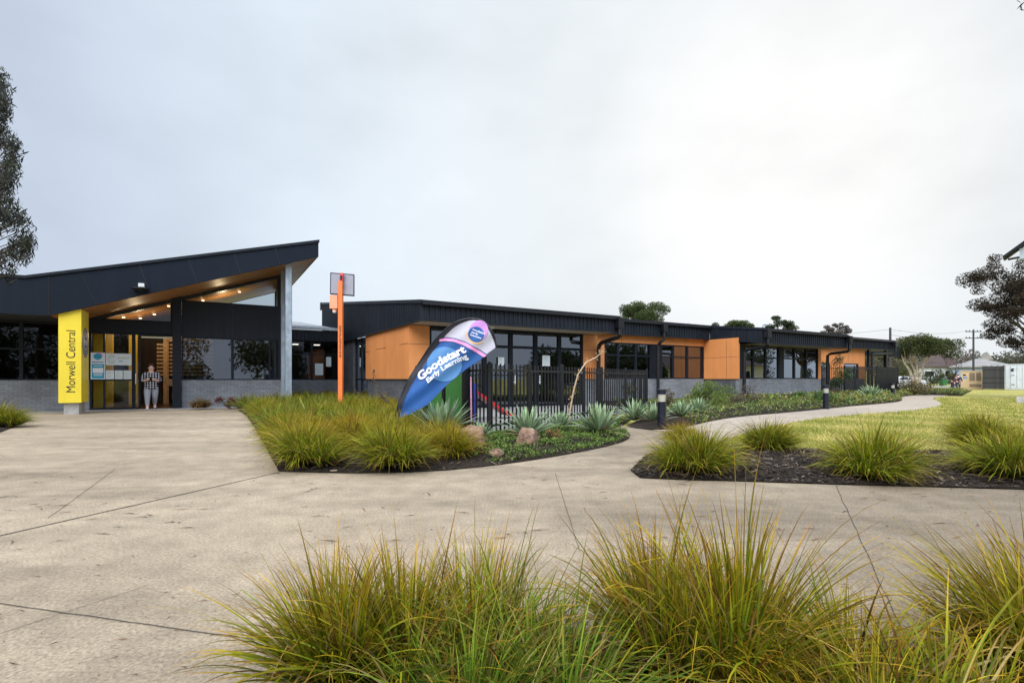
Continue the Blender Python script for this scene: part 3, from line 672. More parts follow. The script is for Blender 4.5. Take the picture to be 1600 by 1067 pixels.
# posters on the entrance glass
PV = 23.955
def poster(u0, u1, z0, z1, label, deco, group=None, v=PV):
    o = B_('poster', label, 'poster', (u0+u1)/2, v)
    if group: o.root['group'] = group
    mb = MB(); mb.box(u0, u1, v-.004, v, z0, z1); o.part(mb, 'sheet', M['paper'])
    deco(o, u0, u1, z0, z1, v-.006); return o
def rect(mb, u0, u1, z0, z1, v): mb.face([(u0,v,z0),(u1,v,z0),(u1,v,z1),(u0,v,z1)])
def ell(mb, u, z, ru, rz_, v, n=28, r0=0.0, a0=0, a1=2*math.pi):
    for k in range(n):
        w0 = a0+(a1-a0)*k/n; w1 = a0+(a1-a0)*(k+1)/n
        P = lambda q, w: (u+ru*q*math.cos(w), v, z+rz_*q*math.sin(w))
        if r0: mb.face([P(r0,w0), P(1,w0), P(1,w1), P(r0,w1)])
        else: mb.face([(u,v,z), P(1,w0), P(1,w1)])
def dec1(o, u0, u1, z0, z1, v):
    w = u1-u0; h = z1-z0; mb = MB(); ell(mb, u0+w*.48, z1-h*.15, w*.29, h*.12, v); mb.mi = 1; ell(mb, u0+w*.6, z1-h*.1, w*.24, h*.1, v+.001)
    mb.mi = 0; rect(mb, u0+w*.07, u1-w*.07, z0+h*.03, z0+h*.57, v); mb.mi = 2; rect(mb, u0+w*.14, u1-w*.14, z0+h*.24, z0+h*.42, v-.002)
    for q in (.5, .19, .14): rect(mb, u0+w*.2, u1-w*.2, z0+h*q-.012, z0+h*q+.012, v-.002)
    mb.mi = 3; rect(mb, u0+w*.07, u1-w*.1, z0+h*.62, z0+h*.65, v)
    o.part(mb, 'print', [M['teal'], M['flagpink'], M['white'], M['flagblue']])
poster(-3.70, -3.28, 1.14, 2.12, 'tall white poster with teal panel on the entrance glass beside the yellow pillar', dec1)
def dec2(o, u0, u1, z0, z1, v):
    w = u1-u0; h = z1-z0; mb = MB()
    for r_ in (.95, .62, .3): ell(mb, u0+w*.22, z0+h*.5, w*.17*r_, h*.4*r_, v, 20, .78, .5, 5.9)
    rect(mb, u0+w*.48, u1-w*.07, z0+h*.55, z0+h*.68, v); mb.mi = 1; rect(mb, u0+w*.5, u0+w*.66, z0+h*.3, z0+h*.37, v)
    o.part(mb, 'print', [M['pale'], M['teal']])
poster(-3.26, -2.5, 1.66, 2.1, 'wide pale banner poster with a swirl logo on the entrance glass', dec2)
def dec3(seed):
    def f(o, u0, u1, z0, z1, v):
        r_ = random.Random(seed); w = u1-u0; h = z1-z0; mb = MB()
        for k in range(9): rect(mb, u0+w*.12, u0+w*r_.uniform(.5, .9), z1-h*(.12+k*.09)-.006, z1-h*(.12+k*.09)+.006, v)
        o.part(mb, 'print', M['pale'])
    return f
for k, (a, b_, s) in enumerate(((-3.26, -3.02, 'leftmost'), (-3.0, -2.76, 'middle'), (-2.74, -2.5, 'rightmost'))):
    poster(a, b_, 1.14, 1.47, s+' of three white notices in a row on the entrance glass', dec3(k), 'notices in a row on the entrance glass')
for k, (u, lab) in enumerate(((10.0, 'white notice on the glazed door nearest the blue flag'), (11.95, 'larger white notice on the glazed door behind the middle of the fence'))):
    poster(u-.25 if k == 0 else u-.12, u+.02+.1*k if k == 0 else u+.26, 1.68, 2.0+.12*k, lab, dec3(9+k), 'notices on the wing doors', 17.5)
poster(4.75, 5.15, 1.35, 1.95, 'white notice low on the link window', dec3(21), 'notices on the link window', 28.0); poster(5.3, 5.55, 1.8, 2.3, 'small white notice on the link window next to the orange post', dec3(22), 'notices on the link window', 28.0)
# floodlight / camera on the fascia
F = B_('security_camera', 'small white and black camera on the sloping charcoal fascia', 'camera', -1.97, 21.3)
mb = MB(); mb.box(-2.02, -1.86, 21.12, 21.4, 4.24, 4.36); F.part(mb, 'bracket', M['white'])
mb = MB(); mb.lathe((-1.97, 21.2, 4.1), [(.06, 0), (.14, .04), (.27, .07), (.27, .1), (.05, .14)], 20); F.part(mb, 'housing', M['black'])

# teardrop flag
FY = 10.0
FK = FY/800
def fp(px, py): return ((px-620)*FK, (592-py)*FK+EYE)
def fdisp(x, z):
    s = x*.62+z*.78; t = -x*.78+z*.62
    return 0.022*math.sin(t*9+s*2.1)+0.012*math.sin(t*21+s*5+1)+0.014*math.sin(s*8-t*7)+.05*math.sin(s*1.3)
flag = empty('teardrop_flag', ((620-800)/800*FY, FY, 0), R(-6), 'blue and white teardrop flag lettered Goodstart Early Learning leaning over the grasses', 'flag')
def fl(outline, nm, m, off, step=.035, parent=None):
    ol = resample([fp(*p) for p in outline], step*.8); vs, fs, _ = sheet2d(ol, step)
    mb = MB(); mb.raw([(x, fdisp(x, z)-off, z) for x, z in vs], fs)
    return mb.build(nm, m, parent or flag, smooth=True)
outer = smooth_poly([(616,656), (622,630), (634,600), (652,568), (676,536), (697,515), (714,504), (738,497.5), (757,502), (771,517), (777,538), (776.5,545)], 2)
inner_ = smooth_poly([(621,655), (631,626), (643,600), (661,570), (683,540), (703,518), (718,508), (738,500.5), (754,504), (768,519), (774.5,538), (776,544)], 2)
hem = [(776,544), (757,558.5), (729,577), (700,600), (668,632), (640,647), (625,656)]
sleeve = outer + inner_[::-1]
fl(sleeve, 'sleeve', M['flagblack'], 0.012)
cloth = fl(inner_+hem[1:-1], 'cloth', M['flagblue'], 0.0)
fl([(684,528), (703,516), (718,507.5), (738,500.5), (754,504), (768,519), (774.5,538), (776,544), (762,554), (748,545), (730,535), (712,529), (697,527)], 'white_field', M['flagwhite'], 0.009, parent=cloth)
fl([(688,530.5), (697,528.5), (712,530.5), (730,536.5), (748,547), (762,556), (757,558.7), (745,551), (728,541), (710,534.5), (696,533), (687,534)], 'pink_stripe', M['flagpink'], 0.016, .03, cloth)
circ = lambda cx, cy, rx, ry, rot=0, n=30, a0=0, a1=2*math.pi: [(cx+rx*math.cos(t)*math.cos(rot)-ry*math.sin(t)*math.sin(rot), cy+rx*math.cos(t)*math.sin(rot)+ry*math.sin(t)*math.cos(rot)) for t in [a0+(a1-a0)*k/n for k in range(n)]]
fl([p for p in circ(695, 569, 28, 27)], 'pale_disc', M['flagsky'], 0.009, .03, cloth)
fl(circ(750, 518, 15, 16, .4), 'logo_bubble', M['flagpurple'], 0.018, .03, cloth)
fl(circ(746, 523.5, 12.5, 11.5, .3), 'logo_patch', M['flagblue'], 0.028, .03, cloth)
def arc(cx, cy, r0, r1, a0, a1, n=14):
    return [(cx+r1*math.cos(t), cy+r1*math.sin(t)) for t in [a0+(a1-a0)*k/n for k in range(n+1)]]+[(cx+r0*math.cos(t), cy+r0*math.sin(t)) for t in [a1-(a1-a0)*k/n for k in range(n+1)]]
fl(arc(747, 522, 15, 16.6, 1.0, 3.3), 'logo_ring', M['flagorange'], 0.022, .03, cloth)
def ftext(s, p0, p1, hpx, bold, parent, off=.022, nm='lettering', curve=0.0):
    vs, fs = text_mesh(s, 1.0, bold); a = Vector(fp(*p0)); b = Vector(fp(*p1)); d = b-a; Lw = d.length; d.normalize(); n_ = Vector((-d.y, d.x))
    vs = fit(vs, Lw, hpx*FK); out = []
    for x, y in vs:
        q = a+d*x+n_*(y+curve*math.sin(math.pi*x/Lw)); out.append((q.x, fdisp(q.x, q.y)-off, q.y))
    mb = MB(); mb.raw(out, fs); mb.build(nm, M['lettering'], parent)
ftext('Goodstart', (657,596), (732,551), 13.5, .045, cloth, curve=.05); ftext('Early Learning', (671,601), (735,562), 10.5, .035, cloth, curve=.05)
ftext('goodstart', (739.5,518), (760,526), 4.2, .02, cloth, .037); ftext('early', (738,522), (748.5,526), 3.8, .02, cloth, .037); ftext('learning', (736.5,526), (754,532.5), 3.8, .02, cloth, .037)
mb = MB(); pts = [(*fp(*p), ) for p in [(611,684)]+outer]; mb.tube([(x, fdisp(x, z), z) for x, z in pts], [.016]*len(pts), 8); mb.build('pole', M['black'], flag, smooth=True)
mb = MB(); bx, bz = fp(611, 684); mb.box(bx-.16, bx+.16, -.16, .16, -.02, .03); mb.build('base_plate', M['black'], flag)

# orange solar post
PX, PY = -5.62, 16.8
sp = empty('solar_post', (PX, PY, 0), 0, 'tall orange post with tilted solar panel seen from behind and black lettering', 'post')
mb = MB(); mb.box(-.068, .068, -.068, .068, 0, 4.35); mb.build('post', M['polorange'], sp)
mb = MB(); c = Vector((-.0, .16, 4.28)); ax = Vector((.385, 0, -.03)); az = Vector((-.03, .1, .36)); ay = ax.cross(az).normalized()*.02
mb.obox(c, ax, ay, az); mb.mi = 1
for s in (-1, 1): mb.obox(c+ax*s, ax.normalized()*.012, ay*1.5, az*1.02); mb.obox(c+az*s, ax*1.02, ay*1.5, az.normalized()*.012)
mb.build('solar_panel', [M['greyback'], M['frame']], sp)
mb = MB(); mb.obox((0.0, .08, 4.28), (.05, 0, 0), (0, .05, 0), (0, .03, .36)); mb.mi = 1; mb.box(-.025, .025, -.0, .03, 4.4, 4.55); mb.build('bracket', [M['red'], M['black']], sp)
mb = MB(); mb.box(-.33, -.08, -.1, .1, 3.45, 3.88); mb.lathe((-.2, 0, 3.33), [(.03, 0), (.07, .05), (.08, .12)], 12); mb.build('camera_box', M['salmon'], sp)
mb = MB(); mb.ball((-.2, 0, 3.37), .07, 10, 8); mb.build('camera_dome', M['white'], sp, smooth=True)
vs, fs = text_mesh('JEENALASPAN.HUB', 1.0, .02); vs = fit(vs, 1.05, .085)
mb = MB(); mb.raw([(.0-.042+y, -.071, 2.9-x) for x, y in vs], fs); mb.build('lettering', M['ink'], sp)

#==FENCES==
def fence(name, label, runs, H=1.46, pitch=.105, m='black', z=0.0, gate=None, rail=(.17, 1.31), solid=()):
    o0 = runs[0][0]; root = empty(name, (o0[0], o0[1], z), 0, label, 'fence'); seen = []
    for ri, run in enumerate(runs):
        for k in range(len(run)-1):
            a = Vector(run[k]); b = Vector(run[k+1]); d = b-a; L_ = d.length; d.normalize(); nn = Vector((-d.y, d.x))
            mb = MB(); n = max(1, int(L_/pitch))
            if (ri, k) in solid:
                mb.obox((*( (a+b)/2-Vector(o0) ), H/2), (*(d*L_/2), 0), (*(nn*.012), 0), (0, 0, H/2-.06))
                for i in range(n):
                    p = a+d*(L_*(i+.5)/n)-Vector(o0); mb.obox((p.x, p.y, H/2), (*(d*.03), 0), (*(nn*.028), 0), (0, 0, H/2-.02))
            else:
                for i in range(n):
                    p = a+d*(L_*(i+.5)/n)-Vector(o0); mb.obox((p.x, p.y, H/2+.02), (*(d*.0145), 0), (*(nn*.0145), 0), (0, 0, H/2-.03))
            for zr in rail:
                c_ = (a+b)/2-Vector(o0); mb.obox((c_.x, c_.y, zr), (*(d*L_/2), 0), (*(nn*.017), 0), (0, 0, .022))
            mb.build('gate' if gate == (ri, k) else 'picket_panel', M[m], root)
        for p in run:
            if any((Vector(p)-q).length < .01 for q in seen): continue
            seen.append(Vector(p)); q = Vector(p)-Vector(o0)
            mb = MB(); mb.obox((q.x, q.y, H/2), (.034, 0, 0), (0, .034, 0), (0, 0, H/2)); mb.lathe((q.x, q.y, H), [(.04, 0), (.045, .015), (.02, .035)], 10); mb.build('post', M[m], root)
    return root
fr = lambda t: (Cc.x+(Ce.x-Cc.x)*t, Cc.y+(Ce.y-Cc.y)*t)
w17 = W(14.2, 17.35)
fence('picket_fence', 'black steel picket fence around the play yard in front of the glazed doors',
      [[fr(0), fr(.157), fr(.319), fr(.451), fr(.577), fr(.78), fr(1)], [fr(0), W(4.94, 10.25), W(4.94, 12.4), W(4.94, 13.5)], [fr(1), (4.55, 20.6)]], gate=(0, 4), z=.02, pitch=.15)
fence('courtyard_fence', 'tall black slatted fence beyond the far classroom eave beside the path', [[W(35.4, 17.5), W(36.6, 17.5), W(39.5, 17.5), W(41.0, 17.5), W(42.6, 17.5)], [W(35.4, 17.5), W(35.4, 18.98)], [W(42.6, 17.5), W(42.6, 21)]], H=1.95, pitch=.12, rail=(.2, 1.8), solid=((0, 2), (0, 3)), z=.05)
# green turf screen on the fence
scr = empty('turf_screen', (*W(4.84, 11.3), 0.02), ANG, 'green artificial turf screen with black edges fixed to the picket fence behind the flag', 'screen')
for a, b_ in ((-1.05, -.1), (.1, 1.05)):
    mb = MB(); mb.box(-.02, .02, a, b_, .06, 1.42); mb.build('turf_panel', M['turf'], scr)
for v in (-1.13, 0, 1.13):
    mb = MB(); mb.box(-.05, .05, v-.07, v+.07, 0, 1.47); mb.build('edge_post', M['black'], scr)
# chain link fence at the road
cl = empty('chain_link_fence', (40, 61, 0), 0, 'low dark chain link fence along the road at the far end of the lawn', 'fence')
for x in (0, 3.3, 6.6, 9.9, 13.0):
    mb = MB(); mb.tube([(x,0,-.02),(x,0,1.55)], .05, 8); mb.build('post', M['black'], cl)
mb = MB()
for z in (.06, 1.5): mb.tube([(-6,0,z),(13,0,z)], .025, 6)
for i in range(64):
    x = -6+i*.3; mb.tube([(x,0,.06),(x+1.44,0,1.5)], .006, 3); mb.tube([(x+1.44,0,.06),(x,0,1.5)], .006, 3)
mb.build('mesh_panel', M['black'], cl)

# bollard lights
def bollard_proto():
    o = empty('bollard_light', (0,0,0)); mb = MB(); mb.lathe((0,0,0), [(.125,-.02), (.12,.01), (.1,.015), (.1,.62)], 20); mb.build('shaft', M['navyblack'], o, smooth=False)
    mb = MB(); mb.lathe((0,0,.62), [(.085,0), (.085,.17)], 20); mb.build('lens', M['offwhite'], o)
    mb = MB()
    for k in range(3): mb.lathe((0,0,.655+k*.045), [(.1,0), (.1,.012)], 20)
    mb.build('louvre', M['greyback'], o); mb = MB(); mb.lathe((0,0,.79), [(.105,0), (.105,.11), (.09,.12)], 20); mb.build('cap', M['navyblack'], o); return o
bol = bollard_proto()
for k, ((px, py), lab) in enumerate((((1034,668), 'nearest black bollard light with cream band at the bend of the path'), ((1290.5,639), 'black bollard light in front of the far downpipe halfway along the path'),
        ((1395,622.5), 'front bollard light of the far pair beside the blue green agave'), ((1402,617), 'rear bollard light of the far pair by the slatted fence'))):
    o = bol if k == 0 else copy_tree(bol); x, y = G(px, py); o.location = (x, y, 0); tag(o, lab, 'bollard', 'bollard lights along the path')

#==PLANTS==
def lerp3(a, b, t): return tuple(a[i]+(b[i]-a[i])*t for i in range(3))
def tuft_mesh(name, n, H, spread, segs, seed, wd, pal='olive', rbase=.12, stiff=1.0, subs=4):
    r_ = random.Random(seed); mb = MB()
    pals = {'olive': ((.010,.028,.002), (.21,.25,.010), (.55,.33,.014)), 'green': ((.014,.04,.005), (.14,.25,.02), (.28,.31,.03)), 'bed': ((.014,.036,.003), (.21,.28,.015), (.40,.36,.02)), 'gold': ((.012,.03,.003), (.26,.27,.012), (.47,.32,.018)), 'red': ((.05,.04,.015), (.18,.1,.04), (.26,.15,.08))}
    base, midc, tip = pals[pal]  # base colour painted darker for the shade deep inside the tuft
    cen = [(r_.gauss(0, rbase*.75), r_.gauss(0, rbase*.75), r_.uniform(.78, 1.12), r_.uniform(0, 6.3), r_.uniform(0, .3)) for _ in range(subs)]
    for i in range(n):
        cx, cy, hm, la, lm = cen[i % subs]
        az = r_.uniform(0, 2*math.pi); q = math.sqrt(r_.random()); rb = rbase*.8*q
        d = Vector((math.cos(az), math.sin(az), 0)); az2 = az+r_.gauss(0, .4); d2 = Vector((math.cos(az2), math.sin(az2), 0))
        p = d*rb+Vector((cx, cy, 0)); tilt = (q*.75+r_.gauss(0, .12))*spread+lm*math.cos(az2-la); L_ = H*hm*r_.uniform(.5, 1.1)*(1+.12*q)*(1.3 if r_.random() < .05 else 1)
        bend = r_.uniform(.25, 1.25)*(.35+.9*q)*spread/stiff
        k = r_.random(); kind = 'straw' if k < .1 else 'brown' if k < .19 else 'lime' if k < .34 else 'dead' if k < .42 else ''
        if kind == 'dead': tilt = r_.uniform(1.0, 1.6); L_ *= .75; bend = r_.uniform(-.2, .5)
        kink = r_.randint(segs//2, segs-1) if r_.random() < .07 else 99; kv = r_.uniform(.6, 1.6)
        side = d2.cross(Vector((0,0,1))); tw = r_.uniform(-.8, .8); w = wd*r_.uniform(.5, 1.35)
        m_ = (.40,.31,.12) if kind == 'straw' else (.17,.08,.02) if kind == 'brown' else lerp3(midc, (.17,.29,.03), .6) if kind == 'lime' else (.24,.17,.09) if kind == 'dead' else midc
        br = r_.choice((.4, .6, .85, 1.0, 1.15, 1.45))*r_.uniform(.85, 1.15); tp = r_.random()
        tipc = lerp3(tip, (.27,.075,.02), .8*tp) if kind != 'dead' else m_
        pts = []; cs = []
        for s_ in range(segs+1):
            t = s_/segs; a = max(-1.2, min(2.3, tilt+bend*t*t*1.25+(kv if s_ > kink else 0)))
            dr = d2*math.sin(a)+Vector((0,0,1))*math.cos(a)
            if s_: p = p+dr*(L_/segs)
            if p.z < .015: p.z = .015+.01*r_.random()
            ww = w*(1-t**2.2)+.0004; sv = (side*math.cos(tw)+dr.cross(side)*math.sin(tw)).normalized()*ww
            pts.append((p-sv, p+sv))
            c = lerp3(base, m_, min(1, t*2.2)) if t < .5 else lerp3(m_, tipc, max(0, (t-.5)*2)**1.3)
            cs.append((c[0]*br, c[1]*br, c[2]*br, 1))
        b0 = len(mb.v)
        for (a, b_), c in zip(pts, cs): mb.v += [tuple(a), tuple(b_)]; mb.c += [c, c]
        for s_ in range(segs): mb.f.append((b0+2*s_, b0+2*s_+1, b0+2*s_+3, b0+2*s_+2)); mb.m.append(0)
    o = mb.build(name, M['blade'], smooth=True); return o
def place(proto, x, y, z, s=1.0, rz_=0.0, label=None, cat='grass tuft', group=None, used=set(), sz=None):
    if proto.name in used: o = proto.copy(); COL.objects.link(o)
    else: o = proto; used.add(proto.name)
    o.location = (x, y, z); o.rotation_euler = (0, 0, rz_); o.scale = (s, s, sz or s); return tag(o, label, cat, group)
# big grasses at the photographer's feet
FG = 'large tussock grasses in the near bed'
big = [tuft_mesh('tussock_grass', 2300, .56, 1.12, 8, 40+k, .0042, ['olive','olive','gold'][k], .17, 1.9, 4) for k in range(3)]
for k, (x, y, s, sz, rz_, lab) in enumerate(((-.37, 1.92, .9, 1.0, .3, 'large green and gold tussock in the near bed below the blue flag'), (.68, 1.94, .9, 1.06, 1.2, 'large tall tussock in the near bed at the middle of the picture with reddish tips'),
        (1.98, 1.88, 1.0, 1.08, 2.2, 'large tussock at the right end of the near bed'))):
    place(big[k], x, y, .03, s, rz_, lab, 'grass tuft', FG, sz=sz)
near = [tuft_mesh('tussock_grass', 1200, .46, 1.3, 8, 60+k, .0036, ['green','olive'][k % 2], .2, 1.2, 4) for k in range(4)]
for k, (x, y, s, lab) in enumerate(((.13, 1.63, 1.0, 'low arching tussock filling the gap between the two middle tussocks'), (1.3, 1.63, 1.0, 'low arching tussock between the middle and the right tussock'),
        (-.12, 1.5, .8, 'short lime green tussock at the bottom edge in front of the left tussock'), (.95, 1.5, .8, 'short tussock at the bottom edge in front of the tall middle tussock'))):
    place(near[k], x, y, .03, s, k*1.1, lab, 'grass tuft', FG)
mid = [tuft_mesh('tussock_grass', 2200, .55, 1.2, 6, 80+k, .0044, ['bed','gold','bed','bed'][k], .14, 1.4, 4) for k in range(4)]
grn = [tuft_mesh('tussock_grass', 600, .6, 1.15, 5, 90+k, .0085, 'green', .24, 1.5, 4) for k in range(3)]
redt = tuft_mesh('tussock_grass', 420, .45, 1.1, 5, 97, .009, 'red', .12)
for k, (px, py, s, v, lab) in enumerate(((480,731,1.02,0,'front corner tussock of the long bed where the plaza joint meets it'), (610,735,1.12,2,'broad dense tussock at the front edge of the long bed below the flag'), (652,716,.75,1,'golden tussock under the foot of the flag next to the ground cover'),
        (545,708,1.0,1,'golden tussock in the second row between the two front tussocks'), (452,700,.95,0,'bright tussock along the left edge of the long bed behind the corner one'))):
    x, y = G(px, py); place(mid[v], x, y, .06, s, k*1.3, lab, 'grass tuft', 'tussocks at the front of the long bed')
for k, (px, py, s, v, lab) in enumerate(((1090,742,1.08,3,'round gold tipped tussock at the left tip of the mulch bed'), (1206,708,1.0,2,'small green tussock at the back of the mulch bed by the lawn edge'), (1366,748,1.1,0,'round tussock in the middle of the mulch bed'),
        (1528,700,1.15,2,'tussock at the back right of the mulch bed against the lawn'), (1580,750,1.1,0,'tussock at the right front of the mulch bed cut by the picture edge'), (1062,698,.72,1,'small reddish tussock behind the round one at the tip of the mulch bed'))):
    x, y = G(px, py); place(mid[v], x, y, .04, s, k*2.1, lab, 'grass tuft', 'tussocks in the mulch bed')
x, y = G(2,668); place(mid[0], x, y, .03, 1.1, .4, 'tussock at the left picture edge in front of the grey brick wall', 'grass tuft')
x, y = G(313,640); place(redt, x, y, .05, 1.1, 0, 'reddish brown tussock against the entrance brick wall', 'grass tuft')
x, y = G(382,638); place(grn[1], x, y, .05, .95, 2, 'dark green tussock at the wall corner beside the red leaved shrub', 'grass tuft')
rs = random.Random(11); pts = []
for k in range(6000):
    px = rs.uniform(385, 715); py = rs.uniform(618, 722); x, y = G(px, py)
    if not insC(x, y) or edgedist((x, y), bedC) < .28 or y > 27: continue
    if x > -1.5 and y < 10.3 and x > -.25*y+1.3: continue
    if px > 640 and y > 9: continue
    if math.hypot(x-PX, y-PY) < .25: continue
    if any(math.hypot(x-a, y-b) < (.66 if y < 11 else .85) for a, b in pts): continue
    if any(math.hypot(x-G(*q)[0], y-G(*q)[1]) < .5 for q in ((480,731),(610,735),(652,716),(690,700),(720,690),(545,708),(452,700))): continue
    pts.append((x, y))
for k, (x, y) in enumerate(pts):
    far = y > 10.5
    pr = rs.choice(grn) if (far and rs.random() < .8) else rs.choice(mid)
    place(pr, x, y, .06, rs.uniform(.8, 1.05), rs.uniform(0, 6), 'green tussock massed in the back of the long bed around the orange post' if far else 'golden green tussock massed in the long bed between the front row and the orange post', 'grass tuft', 'massed tussocks behind the orange post line' if far else 'massed tussocks in front of the orange post')
print('massed tussocks', len(pts))

# blue-green agaves
def agave_mesh(seed, n=58, L0=.8, w0=.044):
    r_ = random.Random(seed); mb = MB()
    for i in range(n):
        q = (i+.5)/n; az = i*2.39996+r_.uniform(-.3, .3); tilt = .08+q*1.12+r_.uniform(-.1, .1); L_ = L0*r_.uniform(.8, 1.1)*(.8+.3*q); w = w0*r_.uniform(.8, 1.2)
        d = Vector((math.cos(az), math.sin(az), 0)); side = Vector((-d.y, d.x, 0)); p = Vector((0,0,.05))+d*.03; bend = r_.uniform(-.1, .75)*q
        base = lerp3((.19,.3,.12), (.26,.37,.23), r_.random()); edge = lerp3(base, (.5,.55,.36), .4)
        if i > n*.86 and r_.random() < .4: base = (.34,.26,.14); edge = (.4,.3,.17); tilt += .25
        br = r_.uniform(.75, 1.2)*(1.1-.25*q); rows = []
        S_ = 7
        for s in range(S_+1):
            t = s/S_; a = tilt+bend*t*t; dr = d*math.sin(a)+Vector((0,0,1))*math.cos(a)
            if s: p = p+dr*L_/S_
            ww = w*(.55+1.2*t-1.75*t**2.6) if t < 1 else .001; ww = max(ww, .0012); up = dr.cross(side)*-1
            rows.append((p-side*ww+up*ww*.35, p, p+side*ww+up*ww*.35))
        b0 = len(mb.v)
        for j, (a_, b_, c_) in enumerate(rows):
            f = br*(.75+.35*j/S_); mb.v += [tuple(a_), tuple(b_), tuple(c_)]; mb.c += [(*[x*f for x in edge], 1), (*[x*f for x in base], 1), (*[x*f for x in edge], 1)]
        for j in range(S_):
            for k in (0, 1): mb.f.append((b0+3*j+k, b0+3*j+k+1, b0+3*j+k+4, b0+3*j+k+3)); mb.m.append(0)
    return mb.build('agave_plant', M['succulent'], smooth=True)
ag = [agave_mesh(s) for s in (1, 2, 3)]
for k, (px, py, s, lab) in enumerate(((690,682,1.0,'blue green agave below the tip of the flag in front of the turf screen'), (824,688,.85,'blue green agave behind the second rock at the fence corner'), (936,682,.88,'large blue green agave at the tip of the long bed by the path'),
        (876,676,.6,'small agave at the foot of the dry flower stalk'), (992,662,.82,'agave at the gate side of the path bend left of the near bollard'), (1022,664,.75,'agave directly behind the near bollard light'), (1064,656,.72,'pale agave to the right of the near bollard light'),
        (1090,650,.75,'agave in front of the bright green shrub'), (1362,626,1.15,'large agave before the far slatted fence'), (752,690,.45,'small agave in front of the turf screen beside the first rock'))):
    x, y = G(px, py); place(ag[k % 3], x, y, .05, s, k*1.7, lab, 'agave', 'agaves in the beds')

# leafy ground cover
def cover(name, test, box, n, hmax, cols, lw, seed, zf, kind='stuff', thin=None):
    r_ = random.Random(seed); mb = MB(); c_ = 0; tries = 0
    while c_ < n and tries < n*12:
        tries += 1; x = r_.uniform(box[0], box[1]); y = r_.uniform(box[2], box[3])
        if not test(x, y): continue
        lump = .5+.5*hsh(x*2.2, y*2.2)
        if r_.random() > .35+.65*lump: continue
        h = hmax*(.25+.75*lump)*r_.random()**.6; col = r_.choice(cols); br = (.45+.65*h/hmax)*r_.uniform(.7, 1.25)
        az = r_.uniform(0, 6.3); tl = r_.uniform(.1, 1.2); d = Vector((math.cos(az)*math.cos(tl), math.sin(az)*math.cos(tl), math.sin(tl))); sd = Vector((-math.sin(az), math.cos(az), r_.uniform(-.4, .4)))
        p = Vector((x, y, zf(x, y)+h)); l = lw*r_.uniform(.7, 1.5); w = l*r_.uniform(.25, .5); cc = (*[q*br for q in col], 1)
        mb.face([p-d*l*.5, p+sd*w, p+d*l, p-sd*w], [cc]*4); c_ += 1
    o = mb.build(name, M['leaf']); o['kind'] = kind; return o
gc = [(.1,.19,.025), (.14,.25,.04), (.18,.28,.05), (.23,.26,.06)]; gc2 = [(.2,.26,.05), (.32,.29,.07), (.34,.26,.09), (.16,.28,.07), (.32,.4,.2), (.3,.33,.06)]
def inCfront(x, y):
    if not insC(x, y): return False
    px = 800+x/y*800; py = 592+920/y
    return (px > 690 and edgedist((x, y), bedC) > .03 and (py < 735)) and not (px < 760 and py > 722)
cover('ground_cover', inCfront, (-1.6, 3.6, 6.2, 14.5), 15000, .1, gc, .028, 5, zC)
cover('ground_cover', lambda x, y: insD(x, y) and y < 24, (4.5, 16, 13, 24), 11000, .16, gc2+gc, .045, 6, zD)
cover('ground_cover', lambda x, y: insD(x, y) and y >= 22, (9, 40, 22, 50), 15000, .3, gc2, .09, 7, zD)
# lawn blades
lawn_edge = [G(1128,688)] + pl_path
lawn_poly = [G(1165,697)] + lawn_edge + [G(1560,612), (38, 38), (12, 9.2), G(1600,692), G(1480,704), G(1380,708), G(1250,702)]
def inside_poly(x, y, P):
    c = False; j = len(P)-1
    for i in range(len(P)):
        if (P[i][1] > y) != (P[j][1] > y) and x < (P[j][0]-P[i][0])*(y-P[i][1])/(P[j][1]-P[i][1])+P[i][0]: c = not c
        j = i
    return c
r_ = random.Random(8); mb = MB(); n_ = 0
while n_ < 42000:
    Y = 7.2*(30/7.2)**r_.random(); X = Y*r_.uniform(.4, 1.08)
    if not inside_poly(X, Y, lawn_poly): continue
    h = r_.uniform(.02, .06)*(1+Y/25); w = .006+.0011*Y; a = r_.uniform(0, 6.3); lx = r_.gauss(0, .025); ly = r_.gauss(0, .025)
    t = .5+.5*hsh(X*.8, Y*.8)+r_.gauss(0, .25); c = lerp3((.25,.29,.05), (.62,.54,.2), max(0, min(1, t))); c = (*c, 1)
    mb.face([(X-w*math.cos(a), Y-w*math.sin(a), -.02), (X+w*math.cos(a), Y+w*math.sin(a), -.02), (X+lx, Y+ly, -.02+h)], [c]*3); n_ += 1
mb.build('lawn_grass', M['blade'])['kind'] = 'stuff'
# bark mulch
def chips(name, test, box, n, seed, zf, cols, L0=(.02, .07)):
    r_ = random.Random(seed); mb = MB(); k = 0; t_ = 0
    while k < n and t_ < n*10:
        t_ += 1; x = r_.uniform(*box[:2]); y = r_.uniform(*box[2:])
        if not test(x, y): continue
        l = r_.uniform(*L0); w = l*r_.uniform(.12, .35); az = r_.uniform(0, 6.3); d = Vector((math.cos(az), math.sin(az), r_.gauss(0, .25))); s = Vector((-math.sin(az), math.cos(az), r_.gauss(0, .3)))
        p = Vector((x, y, zf(x, y)+r_.uniform(.004, .025))); c = r_.choice(cols); b_ = r_.uniform(.6, 1.2); c = (*[q*b_ for q in c], 1)
        mb.face([p-d*l-s*w, p+d*l-s*w*.6, p+d*l+s*w*.6, p-d*l+s*w], [c]*4); k += 1
    o = mb.build(name, M['chip']); o['kind'] = 'stuff'; return o
dk = [(.03,.024,.022), (.05,.037,.03), (.022,.018,.018), (.09,.062,.045), (.2,.15,.11)]
chips('bark_mulch', lambda x, y: insE(x, y), (1.3, 9.5, 5.2, 9.6), 13000, 3, zE, dk, (.012, .045))
